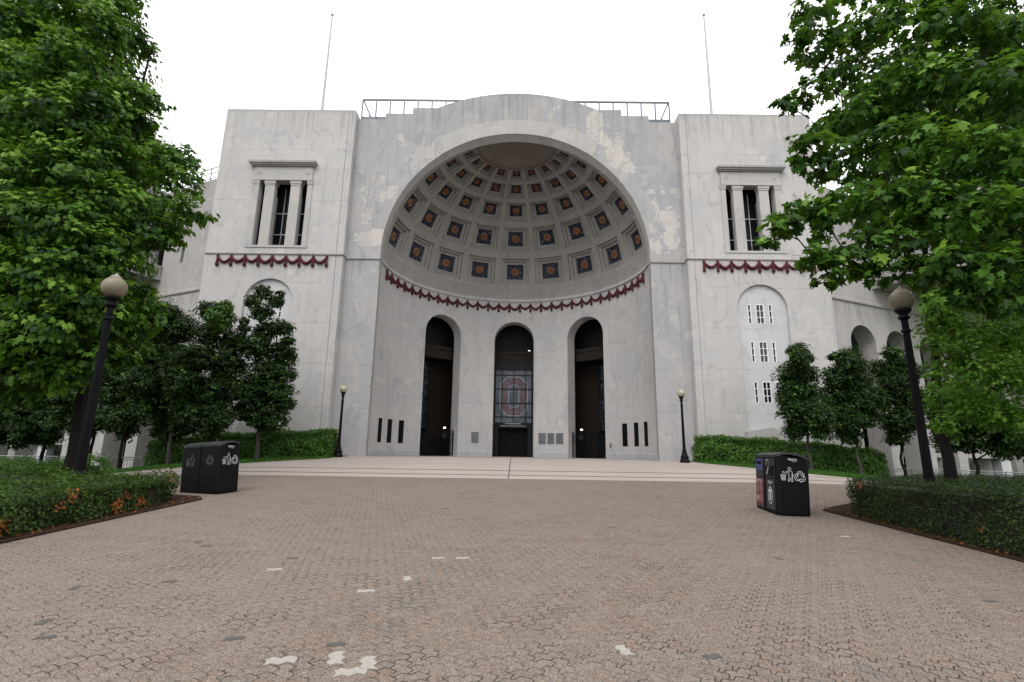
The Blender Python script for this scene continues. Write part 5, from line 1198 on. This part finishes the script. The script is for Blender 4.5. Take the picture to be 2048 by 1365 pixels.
tree('ornamental_tree', 'small round-topped dark tree directly above the right bin station', R1, (14.25, 25.1), 4.4, .075, bark='bark_grey', **SM)
tree('ornamental_tree', 'small dark tree standing midway between the right bin station and the tall right lamp post', R2, (17.2, 26.0), 4.3, .085, bark='bark_grey', **SM)
tree('ornamental_tree', 'small dark tree right beside the right lamp post, in front of the arched wall', R3, (20.2, 27.1), 4.6, .085, **SM)
tree('ornamental_tree', 'dark spreading tree low at the far right, below the yellow-green maple', R4, (22.3, 25.2), 3.2, .11, **SM)

def hedge(name, label, poly, h, leaf, dens, mat, rnd=.10, round_top=.12, level=None, group=None, bumps=.05, drys=(), cat='hedge', core=.13, kind='quad', drop_far=None, tiltn=.5):
    cx = sum(p[0] for p in poly)/len(poly); cy = sum(p[1] for p in poly)/len(poly)
    root = thing(name, label, cat, (cx, cy, zg(cx, cy)), 0, group, True)
    n = len(poly); area = sum(poly[i][0]*poly[(i+1)%n][1]-poly[(i+1)%n][0]*poly[i][1] for i in range(n))/2
    P = poly if area > 0 else poly[::-1]
    topz = (lambda x, y: zg(x, y)+h) if level is None else (lambda x, y: level)
    # core of twigs
    def inset(d):
        o = []
        for i in range(n):
            a, b, c = Vector(P[i-1]), Vector(P[i]), Vector(P[(i+1)%n]); e1 = (b-a).normalized(); e2 = (c-b).normalized()
            n1, n2 = Vector((-e1.y,e1.x)), Vector((-e2.y,e2.x)); m = (n1+n2); m /= max(.3, m.dot(n1)); o.append(b+m*d)
        return o
    I = inset(core); mb = MB()
    for i in range(n):
        a, b = I[i], I[(i+1)%n]; mb.poly([(a.x,a.y,zg(a.x,a.y)-.05),(b.x,b.y,zg(b.x,b.y)-.05),(b.x,b.y,topz(b.x,b.y)-core),(a.x,a.y,topz(a.x,a.y)-core)])
    mb.poly([(a.x,a.y,topz(a.x,a.y)-core) for a in I]); mb.build('twigs', M['core'], root)
    pos, nrm = [], []
    for i in range(n):
        a, b = Vector(P[i]), Vector(P[(i+1)%n]); L = (b-a).length; e = (b-a)/L; nn = np.array([e.y,-e.x,0])
        m = int(L*h*dens); q = RNG.random(m); s = RNG.random(m)**.9
        x = a.x+(b.x-a.x)*q; y = a.y+(b.y-a.y)*q
        zb = np.array([zg(u,v) for u, v in zip(x,y)]); zt = np.array([topz(u,v) for u, v in zip(x,y)])
        z = zb+.03+(zt-zb-.03)*s
        inn = np.maximum(0, (s-(1-round_top/h)))/(round_top/h)*round_top*.8
        p = np.stack([x,y,z],1) - nn*inn[:,None]
        pos.append(p); nrm.append(np.tile(nn, (m,1)) + np.outer(np.clip((s-.7)*2.5,0,1), [0,0,1]))
    xs = [p[0] for p in P]; ys = [p[1] for p in P]; bw, bh = max(xs)-min(xs), max(ys)-min(ys)
    m = int(bw*bh*dens); x = min(xs)+bw*RNG.random(m); y = min(ys)+bh*RNG.random(m); ins = np.zeros(m, bool); j = n-1
    for i in range(n):
        xi, yi = P[i]; xj, yj = P[j]; cnd = ((yi > y) != (yj > y)) & (x < (xj-xi)*(y-yi)/((yj-yi) or 1e-9)+xi); ins ^= cnd; j = i
    x, y = x[ins], y[ins]
    if drop_far is not None:
        kp = RNG.random(len(x)) < np.where((np.hypot(x,y) > drop_far), .35, 1.0); x, y = x[kp], y[kp]
    z = np.array([topz(u,v) for u, v in zip(x,y)]); pos.append(np.stack([x,y,z],1)); nrm.append(np.tile([0,0,1.0],(len(x),1)))
    pos = np.concatenate(pos); nrm = np.concatenate(nrm)
    w = np.sin(pos[:,0]*2.1+pos[:,1]*.7)*np.sin(pos[:,1]*1.7+pos[:,2]*3.1)+.6*np.sin(pos[:,0]*5.3+2)*np.sin(pos[:,1]*4.7+pos[:,2]*6)
    pos = pos + nrm/np.linalg.norm(nrm,axis=1,keepdims=True)*(bumps*w + rnd*(RNG.random(len(pos))-.75))[:,None]
    nn = nrm + RNG.normal(size=pos.shape)*tiltn; nn[:,2] += .35
    ti = nrm*.6 + RNG.normal(size=pos.shape)*.7; ti[:,2] += .25
    tint = np.clip(.36+.14*w+.22*RNG.normal(size=len(pos)), 0, 1); dry = np.zeros(len(pos))
    for (dx, dy, dz, dr) in drys:
        q = np.linalg.norm((pos-np.array([dx,dy,dz]))/np.array([1,1,1.2]), axis=1); dry = np.maximum(dry, (q < dr*(.6+.6*RNG.random(len(pos))))*(.55+.45*RNG.random(len(pos))))
    leaves('foliage', pos, nn, ti, leaf*(.6+.8*RNG.random(len(pos))), tint, mat, kind, root, dry, .25, .1)
    return root
hedge('clipped_hedge', 'low clipped hedge with orange dead patches in the left foreground bed', [(-7.3,4.5),(-7.3,11.0),(-7.6,11.8),(-8.6,12.1),(-15.5,12.6),(-15.5,4.5)], .57, .058, 1150, M['leaf_hedge'], .15, .14, level=None, bumps=.075, drop_far=13.5,
      drys=[(-7.28,8.75,.80,.11),(-7.28,8.5,.62,.09),(-7.29,9.75,.50,.13),(-7.29,10.35,.52,.14),(-7.29,11.0,.72,.10),(-7.28,7.55,.42,.12),(-7.5,11.4,.95,.13),(-7.29,9.9,.68,.09)])
hedge('clipped_hedge', 'tall dense dark clipped hedge in the right foreground bed, in front of the lamp post', [(6.95,3.6),(15.2,3.6),(15.2,14.8),(11.6,14.6),(9.0,12.9),(7.5,11.5),(7.0,11.05)], .86, .042, 1500, M['leaf_yew'], .10, .10, level=1.15, bumps=.03, drop_far=12.5,
      drys=[(6.95,10.7,1.05,.12),(6.95,8.0,.6,.07),(6.95,9.1,.8,.06)])
hedge('lawn_hedge', 'bright rounded hedge along the foot of the left tower', [(-9.75,27.2),(-9.75,28.7),(-13,29.0),(-19.0,29.2),(-20.2,28.4),(-19.2,27.4),(-13,27.1)], 1.38, .12, 420, M['leaf_far_hedge'], .26, .55, bumps=.10, core=.36)
hedge('lawn_hedge', 'rounded green hedge along the foot of the right tower', [(9.95,28.35),(11,28.0),(15,27.6),(18.6,27.2),(20.0,27.9),(18.8,29.2),(10.2,29.4)], 1.40, .12, 420, M['leaf_far_hedge'], .26, .55, bumps=.10, core=.36)
hedge('flowering_shrubs', 'loose light green shrubs behind the left hedge, near the railing', [(-13.8,16.2),(-17.5,16.4),(-21,17.0),(-21,18.6),(-13.8,17.8)], .55, .075, 520, M['leaf_far_hedge'], .25, .25, bumps=.14, core=.22, cat='shrub')
hedge('lawn_hedge', 'low dark planting at the far left edge behind the first hedge', [(-16.3,12.9),(-16.3,14.8),(-24,15.6),(-24,13.2)], .78, .06, 500, M['leaf_hedge'], .15, .15, bumps=.08, core=.2)
# grass blades on the lawns
def blades(poly, n):
    xs = [p[0] for p in poly]; ys = [p[1] for p in poly]; x = min(xs)+(max(xs)-min(xs))*RNG.random(n*3); y = min(ys)+(max(ys)-min(ys))*RNG.random(n*3)
    ins = np.zeros(len(x), bool); j = len(poly)-1
    for i in range(len(poly)):
        xi, yi = poly[i]; xj, yj = poly[j]; ins ^= ((yi > y) != (yj > y)) & (x < (xj-xi)*(y-yi)/((yj-yi) or 1e-9)+xi); j = i
    x, y = x[ins & (np.abs(x) < 21) & (y < 29)], y[ins & (np.abs(x) < 21) & (y < 29)]
    z = np.array([zg(a, b)+.045 for a, b in zip(x, y)]); return np.stack([x,y,z],1)
bp = np.concatenate([blades(LAWN_L, 16000), blades(LAWN_R, 16000)]); nb = len(bp)
tp = RNG.normal(size=(nb,3))*.35; tp[:,2] = 1; nn = RNG.normal(size=(nb,3)); nn[:,2] *= .2
o = leaves('grass', bp, nn, tp, .07+.05*RNG.random(nb), np.clip(.4+.25*RNG.normal(size=nb),0,1), M['grass'], 'blade', None, None, 0, .1); o['kind'] = 'stuff'
# fallen leaves and crumbs on the mulch
mp_ = []
for k in range(500):
    s = random.choice((-1,1)); y = random.uniform(5, 12.2); x = (-7.02-random.uniform(.02,.4)) if s < 0 else (6.8+random.uniform(.02,.25)); mp_.append((x, y, zg(x,y)+.055))
mp_ = np.array(mp_); k = len(mp_); nn = RNG.normal(size=(k,3))*.3; nn[:,2] = 1
o = leaves('leaf_litter', mp_, nn, RNG.normal(size=(k,3)), .02+.03*RNG.random(k), RNG.random(k)*.3, M['leaf_hedge'], 'small', None, np.clip(RNG.random(k)*1.3-.2,0,1)); o['kind'] = 'stuff'

# ------------------------------------------------------------------ light, sky, camera
w = bpy.data.worlds.new('World'); scene.world = w; w.use_nodes = True
nt = w.node_tree; nt.nodes.clear(); out = nt.nodes.new('ShaderNodeOutputWorld'); bg = nt.nodes.new('ShaderNodeBackground')
SUN_EL, SUN_AZ = R(52), R(200)                  # azimuth clockwise from +Y: behind the camera, a little to the left
sky = nt.nodes.new('ShaderNodeTexSky'); sky.sky_type = 'NISHITA'; sky.sun_disc = False; sky.sun_elevation = SUN_EL; sky.sun_rotation = SUN_AZ
tc = nt.nodes.new('ShaderNodeTexCoord'); sp_ = nt.nodes.new('ShaderNodeSeparateXYZ'); nt.links.new(tc.outputs['Generated'], sp_.inputs[0])
mr = nt.nodes.new('ShaderNodeMapRange'); nt.links.new(sp_.outputs[2], mr.inputs[0]); mr.inputs[1].default_value = 0; mr.inputs[2].default_value = 1; mr.inputs[3].default_value = .82; mr.inputs[4].default_value = 1.3
cb = nt.nodes.new('ShaderNodeCombineColor'); 
for i, k in enumerate((1.0, .995, 1.0)):
    m_ = nt.nodes.new('ShaderNodeMath'); m_.operation = 'MULTIPLY'; nt.links.new(mr.outputs[0], m_.inputs[0]); m_.inputs[1].default_value = k*9.0; nt.links.new(m_.outputs[0], cb.inputs[i])
mx = nt.nodes.new('ShaderNodeMix'); mx.data_type = 'RGBA'; mx.inputs[0].default_value = .88; nt.links.new(sky.outputs[0], mx.inputs[6]); nt.links.new(cb.outputs[0], mx.inputs[7])
nt.links.new(mx.outputs[2], bg.inputs[0]); bg.inputs[1].default_value = .12; nt.links.new(bg.outputs[0], out.inputs[0])
sl = bpy.data.lights.new('sun', 'SUN'); sl.energy = .9; sl.angle = R(25); sl.color = (1,.97,.93); so = bpy.data.objects.new('sun', sl); col.objects.link(so)
sd = Vector((math.sin(SUN_AZ)*math.cos(SUN_EL), math.cos(SUN_AZ)*math.cos(SUN_EL), math.sin(SUN_EL))); so.location = sd*80; so.rotation_euler = sd.to_track_quat('Z','Y').to_euler()
cam = bpy.data.cameras.new('camera'); cam.sensor_width = 36; cam.lens = 17.789; cam.clip_end = 3000; cam.clip_start = .05
co = bpy.data.objects.new('camera', cam); col.objects.link(co)
rx = Vector((0.99988811, 0.00383894, 0.01445809)); uy_ = Vector((-0.01330447, -0.2136178, 0.97682671)); fz = Vector((-0.00683848, 0.97690977, 0.21354282))
co.matrix_world = Matrix(((rx.x, uy_.x, -fz.x, 0),(rx.y, uy_.y, -fz.y, 0),(rx.z, uy_.z, -fz.z, 1.6),(0,0,0,1)))
scene.camera = co
scene.render.engine = 'CYCLES'
scene.view_settings.view_transform = 'Standard'; scene.view_settings.look = 'None'; scene.view_settings.gamma = 1.0; scene.view_settings.exposure = .76
scene.view_settings.use_curve_mapping = False
scene.cycles.max_bounces = 8; scene.cycles.diffuse_bounces = 4; scene.cycles.transmission_bounces = 3; scene.cycles.use_denoising = True
